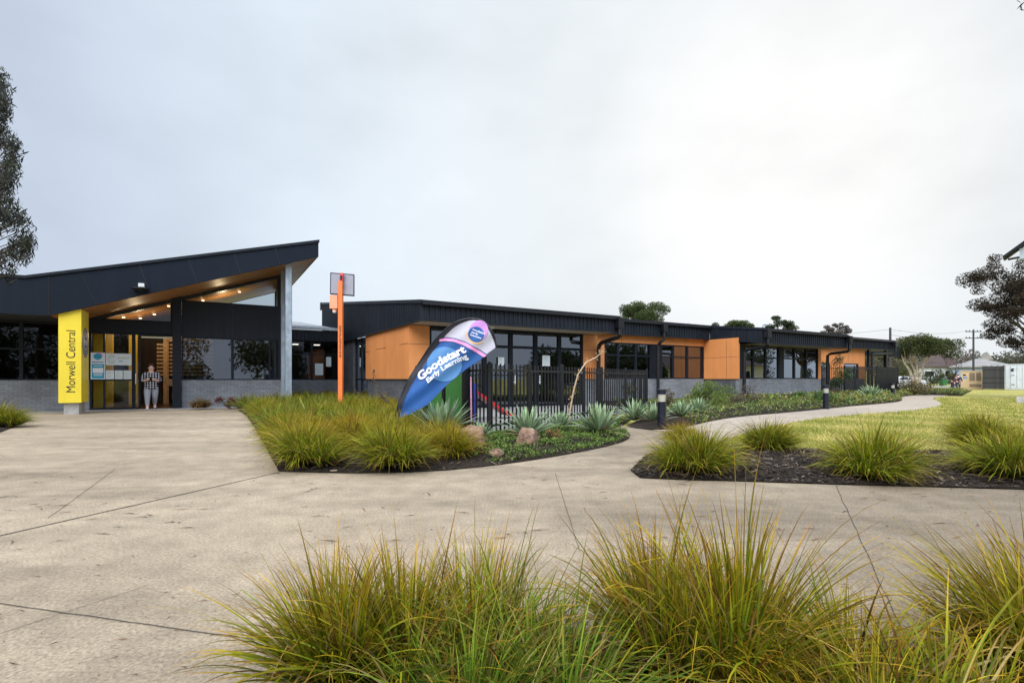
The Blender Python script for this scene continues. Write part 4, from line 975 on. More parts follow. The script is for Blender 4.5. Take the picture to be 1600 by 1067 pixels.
chips('bark_mulch', lambda x, y: insC(x, y) and y < 13, (-7, 3.5, 6.2, 13), 6000, 4, zC, dk, (.012, .045))
chips('bark_mulch', lambda x, y: insF(x, y) and y > .8, (-1.2, 4, .8, 2.3), 4000, 14, zF, dk, (.01, .03))
# fallen leaves, twigs and grit on the concrete
r_ = random.Random(77); mb = MB(); k = 0
while k < 520:
    px = r_.uniform(-20, 1600); py = 640+420*r_.random()**1.9; x, y = G(px, py)
    if not inside_poly(x, y, plaza_poly) or insC(x, y) or insE(x, y) or insF(x, y): continue
    az = r_.gauss(.15, .5); q = r_.random(); z = .006
    if q < .62: l = r_.uniform(.03, .11) if py < 850 else r_.uniform(.01, .045); w = l*.05
    else: l = r_.uniform(.006, .022) if py < 850 else r_.uniform(.003, .008); w = l*.35
    c = r_.choice([(.05,.03,.02), (.09,.05,.03), (.03,.022,.018), (.16,.09,.05), (.12,.05,.03)]); c = (*c, 1)
    d = Vector((math.cos(az), math.sin(az), .0)); s = Vector((-math.sin(az), math.cos(az), 0)); p = Vector((x, y, z)); kink = s*l*r_.uniform(-.25, .25)
    mb.face([p-d*l, p+kink-s*w, p+d*l*.3+kink*.6-s*w*.6, p+d*l, p+d*l*.3+kink*.6+s*w*.6, p+kink+s*w+Vector((0,0,.003))], [c]*6); k += 1
mb.build('leaf_litter', M['chip'])['kind'] = 'stuff'

# rocks
def rock(px, py, rx, ry, rz_, seed, lab):
    r_ = random.Random(seed); ph = [r_.uniform(0, 6) for _ in range(6)]
    pl = [Vector((r_.gauss(0,1), r_.gauss(0,1), r_.gauss(0,.8))).normalized() for _ in range(11)]
    def f(d):
        q = 1.0
        for p_ in pl:
            t = d.dot(p_)
            if t > .62: q = min(q, .62/t+.12)
        return q*(1+.04*math.sin(d.x*7+ph[0])+.03*math.sin(d.z*11+ph[1]+d.y*5))
    x, y = G(px, py); mb = MB(); mb.ball((0,0,rz_*.6), (rx, ry, rz_), 26, 18, f); o = mb.build('rock', M['rock']); o.location = (x, y, .05); o.rotation_euler = (.15, .2, seed); tag(o, lab, 'rock', 'rocks in the long bed')
rock(740, 707, .26, .21, .26, 3, 'brown pointed rock left of the fence corner in front of the turf screen'); rock(823, 702, .25, .2, .22, 8, 'brown grey blocky rock in front of the fence corner agave'); rock(776, 717, .15, .12, .06, 5, 'small flat grey stone low in the ground cover')
# dry flower stalk and twig
st = empty('flower_stalk', (*G(887,672), .05), 0, 'pale dry agave flower stalk bending to the right in front of the black fence', 'dead stalk')
x0, y0 = G(887,672); sc_ = y0/800
def sx(px, py): return ((px-887)*sc_, 0.0, (672-py)*sc_-.05)
sp_ = [sx(*p) for p in ((887,672), (890,645), (896,612), (903,585), (916,566), (932,558), (946,545))]
mb = MB(); mb.tube(sp_, [.022, .02, .018, .016, .014, .01, .003], 7); mb.build('stem', M['stalk'], st, smooth=True)
r_ = random.Random(4); mb = MB()
for k in range(46):
    t = r_.uniform(.1, 1); i = min(len(sp_)-2, int(t*(len(sp_)-1))); f = t*(len(sp_)-1)-i; p = Vector(sp_[i]).lerp(Vector(sp_[i+1]), f)
    d = Vector((r_.gauss(0,1), r_.gauss(0,1), r_.gauss(.2,.7))).normalized()*r_.uniform(.03, .1); mb.tube([p, p+d*.6, p+d+Vector((0,0,-.02))], [.004, .004, .002], 4); mb.ball(p+d, r_.uniform(.006, .014), 5, 4)
mb.build('twigs', M['stalk'], st)
x0, y0 = G(617,650); sc_ = y0/800
tw = empty('dead_twig', (x0, y0, .1), 0, 'thin dark bare stem rising from the grasses left of the flag', 'dead stalk')
pp = [((px-617)*sc_, 0, (650-py)*sc_-.1) for px, py in ((617,650), (608,632), (600,622), (592,610), (585,594), (582,580))]
mb = MB(); mb.tube(pp, [.036, .032, .028, .022, .015, .006], 6)
for k in range(40):
    i = r_.randrange(0, 5); p = Vector(pp[i]).lerp(Vector(pp[i+1]), r_.random()); mb.ball(p+Vector((r_.gauss(0,.03), r_.gauss(0,.03), r_.gauss(0,.03))), r_.uniform(.015, .035), 5, 4)
mb.build('stem', M['bark'], tw)
fb = empty('fallen_branch', (*G(1155,640), .1), 0, 'dark fallen branch lying across the bed beside the path', 'branch'); s_ = G(1155,640)[1]/800
mb = MB(); mb.tube([(-20*s_,0,.06), (-8*s_,.1,.1), (4*s_,0,.06), (14*s_,-.1,.04), (24*s_,-.15,.0)], [.05,.045,.04,.03,.015], 6); mb.tube([(-8*s_,.1,.1), (-14*s_,.2,.18)], [.03,.01], 5); mb.build('limb', M['bark'], fb)

# shrubs and trees
def crown_mesh(name, clumps, n, leaf, cols, seed, parent, droop=0.0, asp=.4, jit=1.0, mat_='leaf', org=(0,0,0)):
    r_ = random.Random(seed); mb = MB(); tot = sum(c[3]*c[3] for c in clumps)
    for (cx, cy, cz, cr, *fl_) in clumps:
        flat = fl_[0] if fl_ else .75; k = int(n*cr*cr/tot)
        for i in range(k):
            d = Vector((r_.gauss(0,1), r_.gauss(0,1), r_.gauss(0,1))); d.normalize(); q = cr*(r_.random()**.38); p = Vector((cx, cy, cz))+Vector((d.x, d.y, d.z*flat))*q
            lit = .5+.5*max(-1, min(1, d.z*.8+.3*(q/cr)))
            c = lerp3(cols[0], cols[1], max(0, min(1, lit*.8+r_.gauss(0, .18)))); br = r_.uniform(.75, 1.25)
            if len(cols) > 2 and r_.random() < .12: c = cols[2]
            az = r_.uniform(0, 6.3); el = r_.uniform(-1.2, 1.2) if not droop else -r_.uniform(.6, 1.5)*droop
            dr = Vector((math.cos(az)*math.cos(el), math.sin(az)*math.cos(el), math.sin(el))); sd = dr.cross(Vector((r_.gauss(0,1), r_.gauss(0,1), r_.gauss(0,1)))).normalized()
            l = leaf*r_.uniform(.6, 1.4); w = l*asp*.5; cc = (*[x*br for x in c], 1)
            mb.face([p-dr*l*.5, p+sd*w-dr*l*.05, p+dr*l*.5, p-sd*w-dr*l*.05], [cc]*4)
    return mb.build(name, M[mat_], parent, org)
def limbs(mb, base, targets, r0, seed, fork=1.0, wig=.12):
    r_ = random.Random(seed); base = Vector(base)
    for t0 in targets:
        t = Vector(t0[:3]); d = t-base; L_ = d.length; pts = []
        for k in range(6):
            f = k/5; p = base+d*f; p.z = base.z+d.z*(f**.8); p += Vector((r_.gauss(0, wig), r_.gauss(0, wig), r_.gauss(0, wig*.5)))*(f*(1-f)*4)*L_*.18; pts.append(p)
        mb.tube(pts, [r0*(1-.82*k/5) for k in range(6)], 6, False)
        for k in (2, 3, 4):
            if not fork: break
            q = pts[k]; e = q+Vector((r_.gauss(0,1), r_.gauss(0,1), r_.uniform(-.1, .9))).normalized()*min(L_*r_.uniform(.15, .3), (t0[3] if len(t0) > 3 else L_)*.9)*fork; mb.tube([q, q.lerp(e, .5)+Vector((0,0,.04*L_)), e], [r0*.35, r0*.22, r0*.07], 5, False)
def branch(mb, top, clumps, r0, seed, fork=1.0):
    """main limbs to a few hubs, thin branches from the hubs to the leaf clumps"""
    r_ = random.Random(seed+500); top = Vector(top); m = max(2, math.ceil(len(clumps)/4.5)); seeds = r_.sample(list(clumps), min(m, len(clumps))); grp = {i: [] for i in range(len(seeds))}
    for c in clumps:
        grp[min(range(len(seeds)), key=lambda i: sum((c[k]-seeds[i][k])**2 for k in range(3)))].append(c)
    for g in grp.values():
        if not g: continue
        mean = sum((Vector(c[:3]) for c in g), Vector())/len(g); hub = top+(mean-top)*r_.uniform(.45, .65)+Vector((0, 0, -.06*(mean-top).length))
        limbs(mb, top, [tuple(hub)], r0*.55, seed+len(g), 0, .16); limbs(mb, hub, g, r0*.16, seed+7, fork*.8, .16)
def tree(name, label, cat, base, trunk_h, clumps, n, leaf, cols, seed, r0=.2, bark='bark', group=None, droop=0, asp=.4, twist=0.0, fork=1.0):
    """clumps are given relative to the base"""
    o = empty(name, base, 0, label, cat, group); r_ = random.Random(seed); mb = MB()
    top = Vector((twist, 0, trunk_h)); mb.tube([(0,0,-.1), (twist*.2+r_.gauss(0,.05), r_.gauss(0,.05), trunk_h*.4), (twist*.6, 0, trunk_h*.75), top], [r0*1.25, r0, r0*.85, r0*.75], 9)
    branch(mb, top, clumps, r0, seed, fork); mb.build('trunk', M[bark], o, smooth=True)
    crown_mesh('crown', clumps, n, leaf, cols, seed+1, o, droop, asp); return o
def auto_clumps(w, h, zc, n, seed, rr=(.18, .3), flat=.7, dome=True):
    r_ = random.Random(seed); out = []
    while len(out) < n:
        x, y, z = r_.uniform(-1,1), r_.uniform(-1,1), r_.uniform(-1 if not dome else -.3, 1)
        if x*x+y*y+z*z > 1: continue
        if r_.random() > .35+.65*(x*x+y*y+z*z): continue
        out.append((x*w/2, y*w/2, zc+z*h/2, w*r_.uniform(*rr), flat))
    return out
DG = ((.012,.022,.008), (.06,.085,.03)); MG = ((.02,.035,.01), (.1,.13,.045))
def atb(px, Y): return ((px-800)/800*Y, Y, ground_z((px-800)/800*Y, Y))
BG = 'trees beyond the classroom roof'
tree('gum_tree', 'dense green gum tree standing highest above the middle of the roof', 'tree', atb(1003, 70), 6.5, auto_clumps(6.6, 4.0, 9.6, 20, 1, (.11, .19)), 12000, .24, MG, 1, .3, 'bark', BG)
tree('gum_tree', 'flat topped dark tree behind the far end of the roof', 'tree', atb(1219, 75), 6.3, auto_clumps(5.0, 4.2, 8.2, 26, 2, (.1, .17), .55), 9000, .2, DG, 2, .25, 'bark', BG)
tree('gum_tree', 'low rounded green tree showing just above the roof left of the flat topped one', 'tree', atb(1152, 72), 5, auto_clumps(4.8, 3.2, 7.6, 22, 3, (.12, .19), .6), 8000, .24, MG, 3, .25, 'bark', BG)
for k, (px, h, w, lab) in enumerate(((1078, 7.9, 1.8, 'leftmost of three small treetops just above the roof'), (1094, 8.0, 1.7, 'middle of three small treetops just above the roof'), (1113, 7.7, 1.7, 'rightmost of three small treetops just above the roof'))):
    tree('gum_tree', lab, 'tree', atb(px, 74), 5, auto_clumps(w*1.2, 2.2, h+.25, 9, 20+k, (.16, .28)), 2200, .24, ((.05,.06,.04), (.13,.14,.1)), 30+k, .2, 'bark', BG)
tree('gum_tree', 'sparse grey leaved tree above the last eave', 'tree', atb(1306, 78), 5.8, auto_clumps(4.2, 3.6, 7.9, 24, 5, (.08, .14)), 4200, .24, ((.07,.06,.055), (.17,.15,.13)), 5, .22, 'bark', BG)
# white trunked tree by the road fence
wb = atb(1432, 65); o = empty('white_trunk_tree', wb, 0, 'broad tree with pale forked trunks and dark spreading crown beyond the path end', 'tree')
cl_ = auto_clumps(8.2, 3.6, 4.7, 30, 12, (.1, .17), .7); mb = MB()
for (bx, tx, tz) in ((-.25,-1.9,4.2), (0,.2,4.3), (.2,1.5,4.4), (.05,-.8,4.5)): mb.tube([(bx,0,-.1), (bx+(tx-bx)*.12,0,1.0), (bx+(tx-bx)*.4+.1,.1,2.3), (bx+(tx-bx)*.7-.1,.1,3.3), (tx,0,tz)], [.2,.18,.14,.1,.05], 8)
for c in cl_: limbs(mb, (c[0]*.45, 0, 3.2), [c], .035, int(c[0]*50)+9)
mb.build('trunk', M['trunkwhite'], o, smooth=True); crown_mesh('crown', [(c[0]+.3, c[1], c[2], c[3], c[4]) for c in cl_], 16000, .22, ((.012,.02,.006), (.09,.11,.03)), 44, o)
# dark tree at right
tb = atb(1690, 30); cs_ = []
rr_ = random.Random(6)
for px, py, q in ((1530,430,.8), (1560,420,.8), (1590,415,.9), (1545,450,.6), (1520,475,.5), (1575,455,.9), (1515,480,.35), (1600,470,1.0), (1545,490,.6), (1570,505,.8), (1595,520,.9), (1560,520,.5), (1585,440,.9), (1620,430,1.2), (1650,460,1.4), (1640,520,1.2), (1690,430,1.6), (1720,500,1.4), (1575,480,.8), (1600,500,.9), (1590,532,.6), (1612,540,.8), (1550,470,.7)):
    x, y, z = at(px+22, py, 30); cs_.append((x-tb[0], rr_.uniform(-2.2, 2.2), z-tb[2], q, .6))
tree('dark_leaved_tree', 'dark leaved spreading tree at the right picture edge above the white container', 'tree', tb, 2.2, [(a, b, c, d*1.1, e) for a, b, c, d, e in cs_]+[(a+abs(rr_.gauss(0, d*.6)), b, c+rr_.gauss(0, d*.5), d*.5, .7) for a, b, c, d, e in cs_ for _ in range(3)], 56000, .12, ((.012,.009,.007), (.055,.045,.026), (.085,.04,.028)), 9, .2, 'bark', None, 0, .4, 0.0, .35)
# eucalyptus at left with hanging leaves
tb = atb(-175, 12); cs_ = []
edge_ = [(105,8),(130,17),(165,21),(200,14),(212,28),(240,36),(270,38),(297,20),(315,30),(345,46),(375,58),(400,48),(425,38),(438,10)]
rr_.seed(31)
for k in range(150):
    py = rr_.uniform(112, 432); e_ = next(b[1]+(a[1]-b[1])*(b[0]-py)/(b[0]-a[0]) for a, b in zip(edge_, edge_[1:]) if a[0] <= py <= b[0])
    px = e_-9-abs(rr_.gauss(0, 1))*(16 if k < 90 else 70); x, y, z = at(px, py, 12+rr_.gauss(0, .5)); cs_.append((x-tb[0], y-tb[1], z-tb[2], rr_.uniform(.09, .2), 1.5))
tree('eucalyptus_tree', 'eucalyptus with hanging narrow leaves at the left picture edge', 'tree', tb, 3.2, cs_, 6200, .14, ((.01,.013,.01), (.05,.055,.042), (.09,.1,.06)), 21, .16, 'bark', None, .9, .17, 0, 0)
tb = atb(1950, 9); cs_ = [(at(1599, 2, 9)[0]-tb[0], 0, at(1599, 2, 9)[2]-.01, .1, 1.1), (-2.2, 0, 7.9, .7), (-1, .5, 8.2, .9), (.8, 0, 8.4, 1.1), (0, -.8, 7.4, .9)]
tree('eucalyptus_tree', 'leaf spray of an overhanging eucalyptus at the top right picture corner', 'tree', tb, 4.5, cs_, 2500, .14, ((.012,.016,.012), (.06,.065,.05)), 23, .2, 'bark', None, .9, .18, 0, 0)
# trees across the street behind the photographer (mirrored in the windows)
for k, (x, y, s) in enumerate(((10, -26, .9), (21, -20, 1.0), (46, 14, .75), (60, 9, .9), (-3, -30, .9), (40, 5, .7), (72, 21, 1.0))):
    tree('street_tree', 'leafy street tree behind the photographer seen only as a reflection in the windows', 'tree', (x, y, -.02), 1.6*s, auto_clumps(11*s, 6.5*s, 3.6*s, 16, 60+k, (.16, .26), .8, False), 6000, .5, DG, 70+k, .3, 'bark', 'street trees mirrored in the windows')
# shrubs
def shrub(name, label, px, py, w, h, n, leaf, cols, seed, group='shrubs along the classroom wall', twig=True):
    x, y = G(px, py); o = empty(name, (x, y, .05), 0, label, 'shrub', group); c_ = auto_clumps(w, h*.9, h*.55, 9, seed, (.14, .24), .8, False); mb = MB(); limbs(mb, (0,0,0), c_, .018, seed); mb.build('stems', M['bark'], o); crown_mesh('foliage', c_, n, leaf, cols, seed, o)
shrub('leafy_shrub', 'bright green leafy shrub against the brick wall right of the near bollard', 1108, 641, 1.7, .85, 2600, .07, ((.05,.09,.015), (.2,.27,.05)), 3)
shrub('leafy_shrub', 'brown twiggy shrub at the foot of the middle downpipe', 1163, 638, 1.3, .75, 1300, .06, ((.06,.045,.035), (.16,.12,.09)), 4)
shrub('leafy_shrub', 'low dark shrub below the far windows', 1238, 630, .9, .4, 800, .06, ((.03,.03,.03), (.09,.08,.07)), 5)
shrub('leafy_shrub', 'green broad leaved shrub in front of the halfway bollard', 1272, 633, 1.5, .5, 1300, .12, ((.04,.08,.02), (.14,.22,.07)), 6)
shrub('leafy_shrub', 'dry brown shrub between the near bollard and the wall', 1045, 640, .7, .75, 700, .06, ((.07,.06,.03), (.2,.15,.08)), 8)
shrub('leafy_shrub', 'red leaved small shrub at the entrance wall', 358, 640, .8, .5, 900, .06, ((.05,.02,.02), (.22,.06,.06)), 9, None)
shrub('leafy_shrub', 'low brown green shrub on the far tip of the path bed', 1428, 617, 3.2, .75, 2200, .12, ((.06,.06,.025), (.22,.17,.08)), 10)
shrub('leafy_shrub', 'reddish shrub at the foot of the sapling', 1307, 625, 1.0, .6, 700, .07, ((.05,.03,.025), (.14,.09,.06)), 12)
shrub('leafy_shrub', 'small dry grass ball beside the blocky rock', 866, 694, .26, .24, 700, .03, ((.12,.08,.03), (.4,.26,.1)), 14, None)
x, y = G(1309, 622); tree('young_tree', 'slender young tree in front of the last orange wall', 'tree', (x, y, 0), .7, auto_clumps(1.5, 1.8, 1.6, 12, 33, (.15, .25), .9, False), 2400, .09, ((.02,.04,.015), (.1,.15,.06)), 34, .04, 'bark')

#==FARPLACE==
# power poles and wires
def upole(px, top, Y, label, arms):
    x, y, z = at(px, top, Y); o = empty('power_pole', (x, y, 0), 0, label, 'power pole', 'power poles'); mb = MB(); mb.tube([(0,0,-.1),(0,0,z)], [.17,.12], 8); mb.build('pole', M['steeldark'], o)
    for a in arms:
        mb = MB(); mb.box(-1.2, 1.2, -.06, .06, z-a-.06, z-a+.06)
        for q in (-1.1, -.6, .6, 1.1): mb.lathe((q, 0, z-a+.06), [(.05,0), (.06,.1), (.03,.18)], 6)
        mb.build('crossarm', M['steeldark'], o)
    return o, z
o1, z1 = upole(1391, 512, 60, 'power pole with a street lamp arm rising behind the end of the classroom roof', ())
mb = MB(); mb.tube([(0,0,z1-.6), (.5,-.1,z1-.35), (.9,-.1,z1-.3)], .03, 6); mb.ball((.95,-.1,z1-.33), (.25,.1,.06), 8, 6); mb.build('lamp_arm', M['lightgrey'], o1)
o2, z2 = upole(1521, 515, 78, 'power pole with two crossarms standing behind the tan cabinet', (.3, 1.3))
p1 = at(1391, 514, 60); p2 = at(1521, 518, 78)
for k, (a, b_) in enumerate((((p1[0], p1[1], z1-.15), (p2[0]-1.1, p2[1], z2-.2)), ((p1[0], p1[1], z1-.8), (p2[0]-1.1, p2[1], z2-1.2)), ((p2[0]+1.1, p2[1], z2-.2), (p2[0]+60, p2[1]+35, z2)), ((p2[0]+1.1, p2[1], z2-1.2), (p2[0]+55, p2[1]-8, z2-2.0)), ((p1[0], p1[1], z1-.2), (p1[0]-30, p1[1]+30, z1-1)))):
    a = Vector(a); b_ = Vector(b_); mb = MB(); mb.tube([a.lerp(b_, i/12)+Vector((0,0,-.5*4*(i/12)*(1-i/12))) for i in range(13)], .014, 4)
    tag(mb.build('overhead_wire', M['black']), 'thin overhead wire strung between or beyond the power poles', 'wire', 'overhead wires')
# houses over the road
def cabw(Y, a, b):
    c = ((a+b)/2-800)/800; w = (b-a)*Y/(800*math.sqrt(1+c*c))/2; return c*Y-w, c*Y+w
def house(name, label, px0, px1, Y, eave, ridge, wallm, roofm, depth=9, gable=False, z0=None):
    x0, x1 = cabw(Y, px0, px1); zb = ground_z((x0+x1)/2, Y); o = empty(name, ((x0+x1)/2, Y, zb), R(-38), label, 'house'); w = (x1-x0)/2
    mb = MB(); mb.box(-w, w, 0, depth, -.2, eave); mb.build('wall', M[wallm], o)
    e = .5; mb = MB(); h = min(depth/2, w)*.9
    if gable: mb.prism([(-w-e,-e,eave), (w+e,-e,eave), (0,-e,ridge)], (0, depth+2*e, 0))
    else:
        a = [(-w-e,-e,eave), (w+e,-e,eave), (w+e,depth+e,eave), (-w-e,depth+e,eave), (-w+h,depth/2,ridge), (w-h,depth/2,ridge)]
        mb.raw(a, [(0,1,5,4), (1,2,5), (2,3,4,5), (3,0,4), (0,3,2,1)])
        mb.box(-w-e-.02, w+e+.02, -e-.08, -e, eave-.12, eave+.06)
    mb.build('roof', M[roofm], o); n = max(2, int(2*w/3.2))
    for i in range(n):
        c_ = -w+(i+.5)*2*w/n; mb = MB(); mb.box(c_-.75, c_+.75, -.05, .0, 1.0, 2.2); f = mb.build('window', M['white'], o); mb = MB(); mb.face([(c_-.66,-.06,1.08),(c_+.66,-.06,1.08),(c_+.66,-.06,2.12),(c_-.66,-.06,2.12)]); mb.build('pane', M['glassdark'], f)
    return o
house('brick_tile_house', 'white house with a hipped brown red tiled roof across the road', 1436, 1500, 98, 3.0, 6.0, 'housewhite', 'rooftile', 10)
house('weatherboard_house', 'pale blue house with a light tin roof behind the tan cabinet', 1487, 1582, 88, 3.1, 4.6, 'houseblue', 'tinroof', 9)
house('gabled_house', 'small distant house with an orange brick gable beyond the blue house', 1535, 1549, 150, 4.7, 7.0, 'peach', 'tinroof', 9, True)
# cream house across the lawn, right of the view, mirrored in the classroom windows
ch = empty('cream_house', (54, 10.5, -.02), math.atan2(.286, -.945)-math.pi/2+math.pi, 'long cream rendered house across the lawn seen only as a reflection in the classroom windows', 'house')
mb = MB(); mb.box(-16, 16, 0, 8, 0, 2.9); mb.build('wall', M['offwhite'], ch)
mb = MB(); mb.raw([(-16.6,-.6,2.9), (16.6,-.6,2.9), (16.6,8.6,2.9), (-16.6,8.6,2.9), (-12,4,4.6), (12,4,4.6)], [(0,1,5,4), (1,2,5), (2,3,4,5), (3,0,4), (0,3,2,1)]); mb.build('roof', M['rooftile'], ch)
for i in range(7):
    c_ = -13.5+i*4.5; mb = MB(); mb.box(c_-.9, c_+.9, -.05, 0, .9, 2.2); mb.build('window', M['frame'], ch)
# yard hedges and bushes by the houses
def bush(label, px, Y, w, h, cols, seed, n=1600, leaf=.22, name='bush', group='bushes by the houses'):
    b = atb(px, Y); o = empty(name, b, 0, label, 'bush', group); c_ = auto_clumps(w, h, h*.5, 9, seed, (.18, .28), .8, False); mb = MB(); limbs(mb, (0,0,0), c_, .06, seed); mb.build('stems', M['bark'], o); crown_mesh('foliage', c_, n, leaf, cols, seed, o)
bush('round dark green bush in front of the white house', 1456, 92, 3.4, 2.6, DG, 1); bush('loose green bush left of the white trunked tree', 1418, 88, 4, 3.6, MG, 2); bush('low hedge in front of the white house garden', 1440, 84, 6, 1.4, DG, 3)
bush('yellow green shrub under the eave beyond the path', 1398, 90, 6, 4.5, ((.05,.06,.02), (.16,.16,.06)), 4); bush('green shrub beside the wheelie bin', 1482, 90, 2.2, 2.2, ((.05,.05,.02), (.2,.2,.08)), 6)
b = atb(1492, 82); tree('bare_tree', 'bare reddish tree in front of the blue house', 'tree', b, 1.6, auto_clumps(6.5, 4, 4.2, 16, 5, (.1, .16)), 1500, .16, ((.09,.055,.05), (.2,.13,.12)), 5, .14, 'bark')
bush('large dark evergreen behind the house roofs', 1422, 120, 14, 9, ((.04,.045,.03), (.12,.1,.07)), 9, 3500, .5)
# wooded skyline on the hill
r_ = random.Random(15); cl_ = []
for k in range(210):
    px = r_.uniform(1330, 1900); Y = r_.uniform(170, 330); x = (px-800)/800*Y; h = r_.uniform(4, 9); cl_.append((x, Y, ground_z(x, Y)+h*.5, h*.62, .9))
o = crown_mesh('distant_woodland', cl_, 42000, 1.0, ((.03,.034,.025), (.1,.105,.075), (.14,.1,.08)), 5, None); o['kind'] = 'stuff'
# tan switch cabinet
Y_ = 57; x0, x1 = cabw(Y_, 1501, 1536); w = (x1-x0)/2
cb = empty('electrical_cabinet', ((x0+x1)/2, Y_, 0), R(-41), 'tan electrical kiosk with brown louvres at the end of the lawn', 'cabinet'); mb = MB(); mb.box(-w, w, 0, 1.6, 0, 1.98); mb.box(-w-.04, w+.04, -.04, 1.64, 1.98, 2.06); mb.build('body', M['tan'], cb)
for a, b_, c_, d in ((-.2, .25, .95, 1.85), (.35, .78, .95, 1.85), (-.2, .78, .25, .6)):
    mb = MB(); n = int((d-c_)/.07)
    for i in range(n): mb.obox(((a+b_)/2, -.02, c_+(i+.5)*(d-c_)/n), ((b_-a)/2, 0, 0), (0, .02, -.015), (0, .006, .02))
    mb.build('louvre', M['tandark'], cb)
mb = MB(); mb.box(-.75, -.5, -.012, 0, 1.5, 1.68); mb.mi = 1; mb.box(-.75, -.4, -.012, 0, 1.2, 1.38); mb.build('warning_sign', [M['ink'], M['flagsky']], cb)
# dark timber enclosure and white container
Y_ = 54.5; x0, x1 = cabw(Y_, 1535.5, 1569); w = (x1-x0)/2
te = empty('timber_enclosure', ((x0+x1)/2, Y_, 0), R(-42), 'dark weathered paling enclosure between the tan cabinet and the white container', 'enclosure'); mb = MB()
n = 11
for i in range(n): mb.box(-w+2*w*i/n+.004, -w+2*w*(i+1)/n-.004, 0, .025, .1, 2.5+.05*(i % 3 == 1))
mb.box(-w, w, .026, .04, .08, 2.48); mb.build('paling_front', M['paling'], te)
for za, zb_ in ((.75, .85), (1.3, 1.37), (2.15, 2.25)):
    mb = MB(); mb.box(-w, w, -.05, -.003, za, zb_); mb.build('rail', M['paling'], te)
for sgn in (-1, 1):
    mb = MB(); mb.box(sgn*w-.02, sgn*w+.02, .03, 1.6, .05, 2.6); mb.build('side', M['paling'], te)
x0, x1 = cabw(Y_, 1569.5, 1625); w = (x1-x0)/2
ct = empty('storage_container', ((x0+x1)/2, Y_, 0), R(-44), 'white steel storage container with hinged double doors at the right edge of the lawn', 'container'); mb = MB(); mb.box(-w, w, .06, 2.4, .1, 2.65); mb.box(-w-.03, w+.03, 0, 2.46, 2.65, 2.75); mb.box(-w, w, .02, 2.4, 0, .1); mb.build('body', M['container'], ct)
for s in (-1, 1):
    a = -w+.08 if s < 0 else .02; b_ = -.02 if s < 0 else w-.08; mb = MB(); mb.box(a, b_, .0, .055, .14, 2.6); d_ = mb.build('door', M['container'], ct)
    for q in (.3, .7):
        c_ = a+(b_-a)*q; mb = MB(); mb.tube([(c_,-.03,.15),(c_,-.03,2.6)], .018, 6)
        for z in (.4, 1.4, 2.2): mb.box(c_-.05, c_+.05, -.04, -.001, z, z+.06)
        mb.build('lock_rod', M['lightgrey'], d_)
mb = MB()
for z in (.5, 1.5, 2.2): mb.box(-w+.5, -w+.75, -.012, -.002, z, z+.07)
mb.box(-.9, -.65, -.012, -.002, 1.95, 2.2); mb.build('hinge', M['ink'], ct)
# solar light pole at right edge
Y_ = 24.3; x_ = 1607/800*Y_-Y_
rp = empty('solar_light_pole', (x_, Y_, 0), R(-45), 'pale grey solar light pole on a concrete block at the right picture edge', 'lamp post')
mb = MB(); mb.box(-.1, .1, -.1, .1, .28, 7.3); mb.build('pole', M['lightgrey'], rp); mb = MB(); mb.box(-.4, .6, -.5, .5, -.02, .3); mb.build('footing', M['palecon'], rp)
mb = MB(); mb.obox((-.1, 0, 7.62), (.75, 0, .62), (0, .5, 0), (-.03, 0, .04)); mb.build('solar_panel', [M['frame']], rp); mb = MB(); mb.box(-.3, .3, -.2, .2, 6.85, 7.35); mb.build('battery_box', M['lightgrey'], rp)
mb = MB(); mb.obox((-.5, 0, 6.95), (.2, 0, .02), (0, .12, 0), (0, 0, .03)); mb.build('lamp_head', M['frame'], rp)
# parked car and bin
def car(x, y, label):
    o = empty('parked_car', (x, y, 0), 0, label, 'car'); prof = [(-2.2,.35), (2.2,.35), (2.25,.75), (2.1,.95), (1.25,1.02), (.55,1.5), (-1.3,1.52), (-2.1,1.05), (-2.25,.8)]
    mb = MB(); mb.prism([(a,-.85,b_) for a, b_ in prof], (0,1.7,0)); bd = mb.build('body', M['carwhite'], o)
    mb = MB(); mb.prism([(1.05,-.86,1.05), (.5,-.86,1.43), (-.3,-.86,1.45), (-.3,-.86,1.05)], (0,.01,0)); mb.prism([(-.42,-.86,1.05), (-.42,-.86,1.45), (-1.25,-.86,1.44), (-1.8,-.86,1.08)], (0,.01,0)); mb.build('side_window', M['glassdark'], o)
    for a in (-1.35, 1.35):
        for s in (-1, 1):
            mb = MB(); mb.lathe((a, s*.8-.1, .33), [(.33,0), (.33,.2)], 18, (0,1,0)); wl = mb.build('wheel', M['tyre'], o); mb = MB(); mb.lathe((a, s*.8-.11, .33), [(.2,0), (.2,.22)], 14, (0,1,0)); mb.build('rim', M['galv'], wl)
    return o
x, y, z = at(1404, 590, 76); car(x, 74.5, 'white car parked on the road behind the end of the slatted fence')
b = atb(1474, 83); bn = empty('wheelie_bin', (b[0], b[1], b[2]), 0, 'green wheelie bin on the verge over the road', 'bin'); mb = MB(); mb.prism([(-.28,-.3,.1), (.28,-.3,.1), (.33,-.35,1.0), (-.33,-.35,1.0)], (0,.65,0)); mb.build('body', M['green'], bn); mb = MB(); mb.box(-.36, .36, -.4, .36, 1.0, 1.07); mb.build('lid', M['green'], bn)
mb = MB(); mb.tube([(-.3,.3,.12),(.3,.3,.12)], .12, 10); mb.build('wheel', M['tyre'], bn)

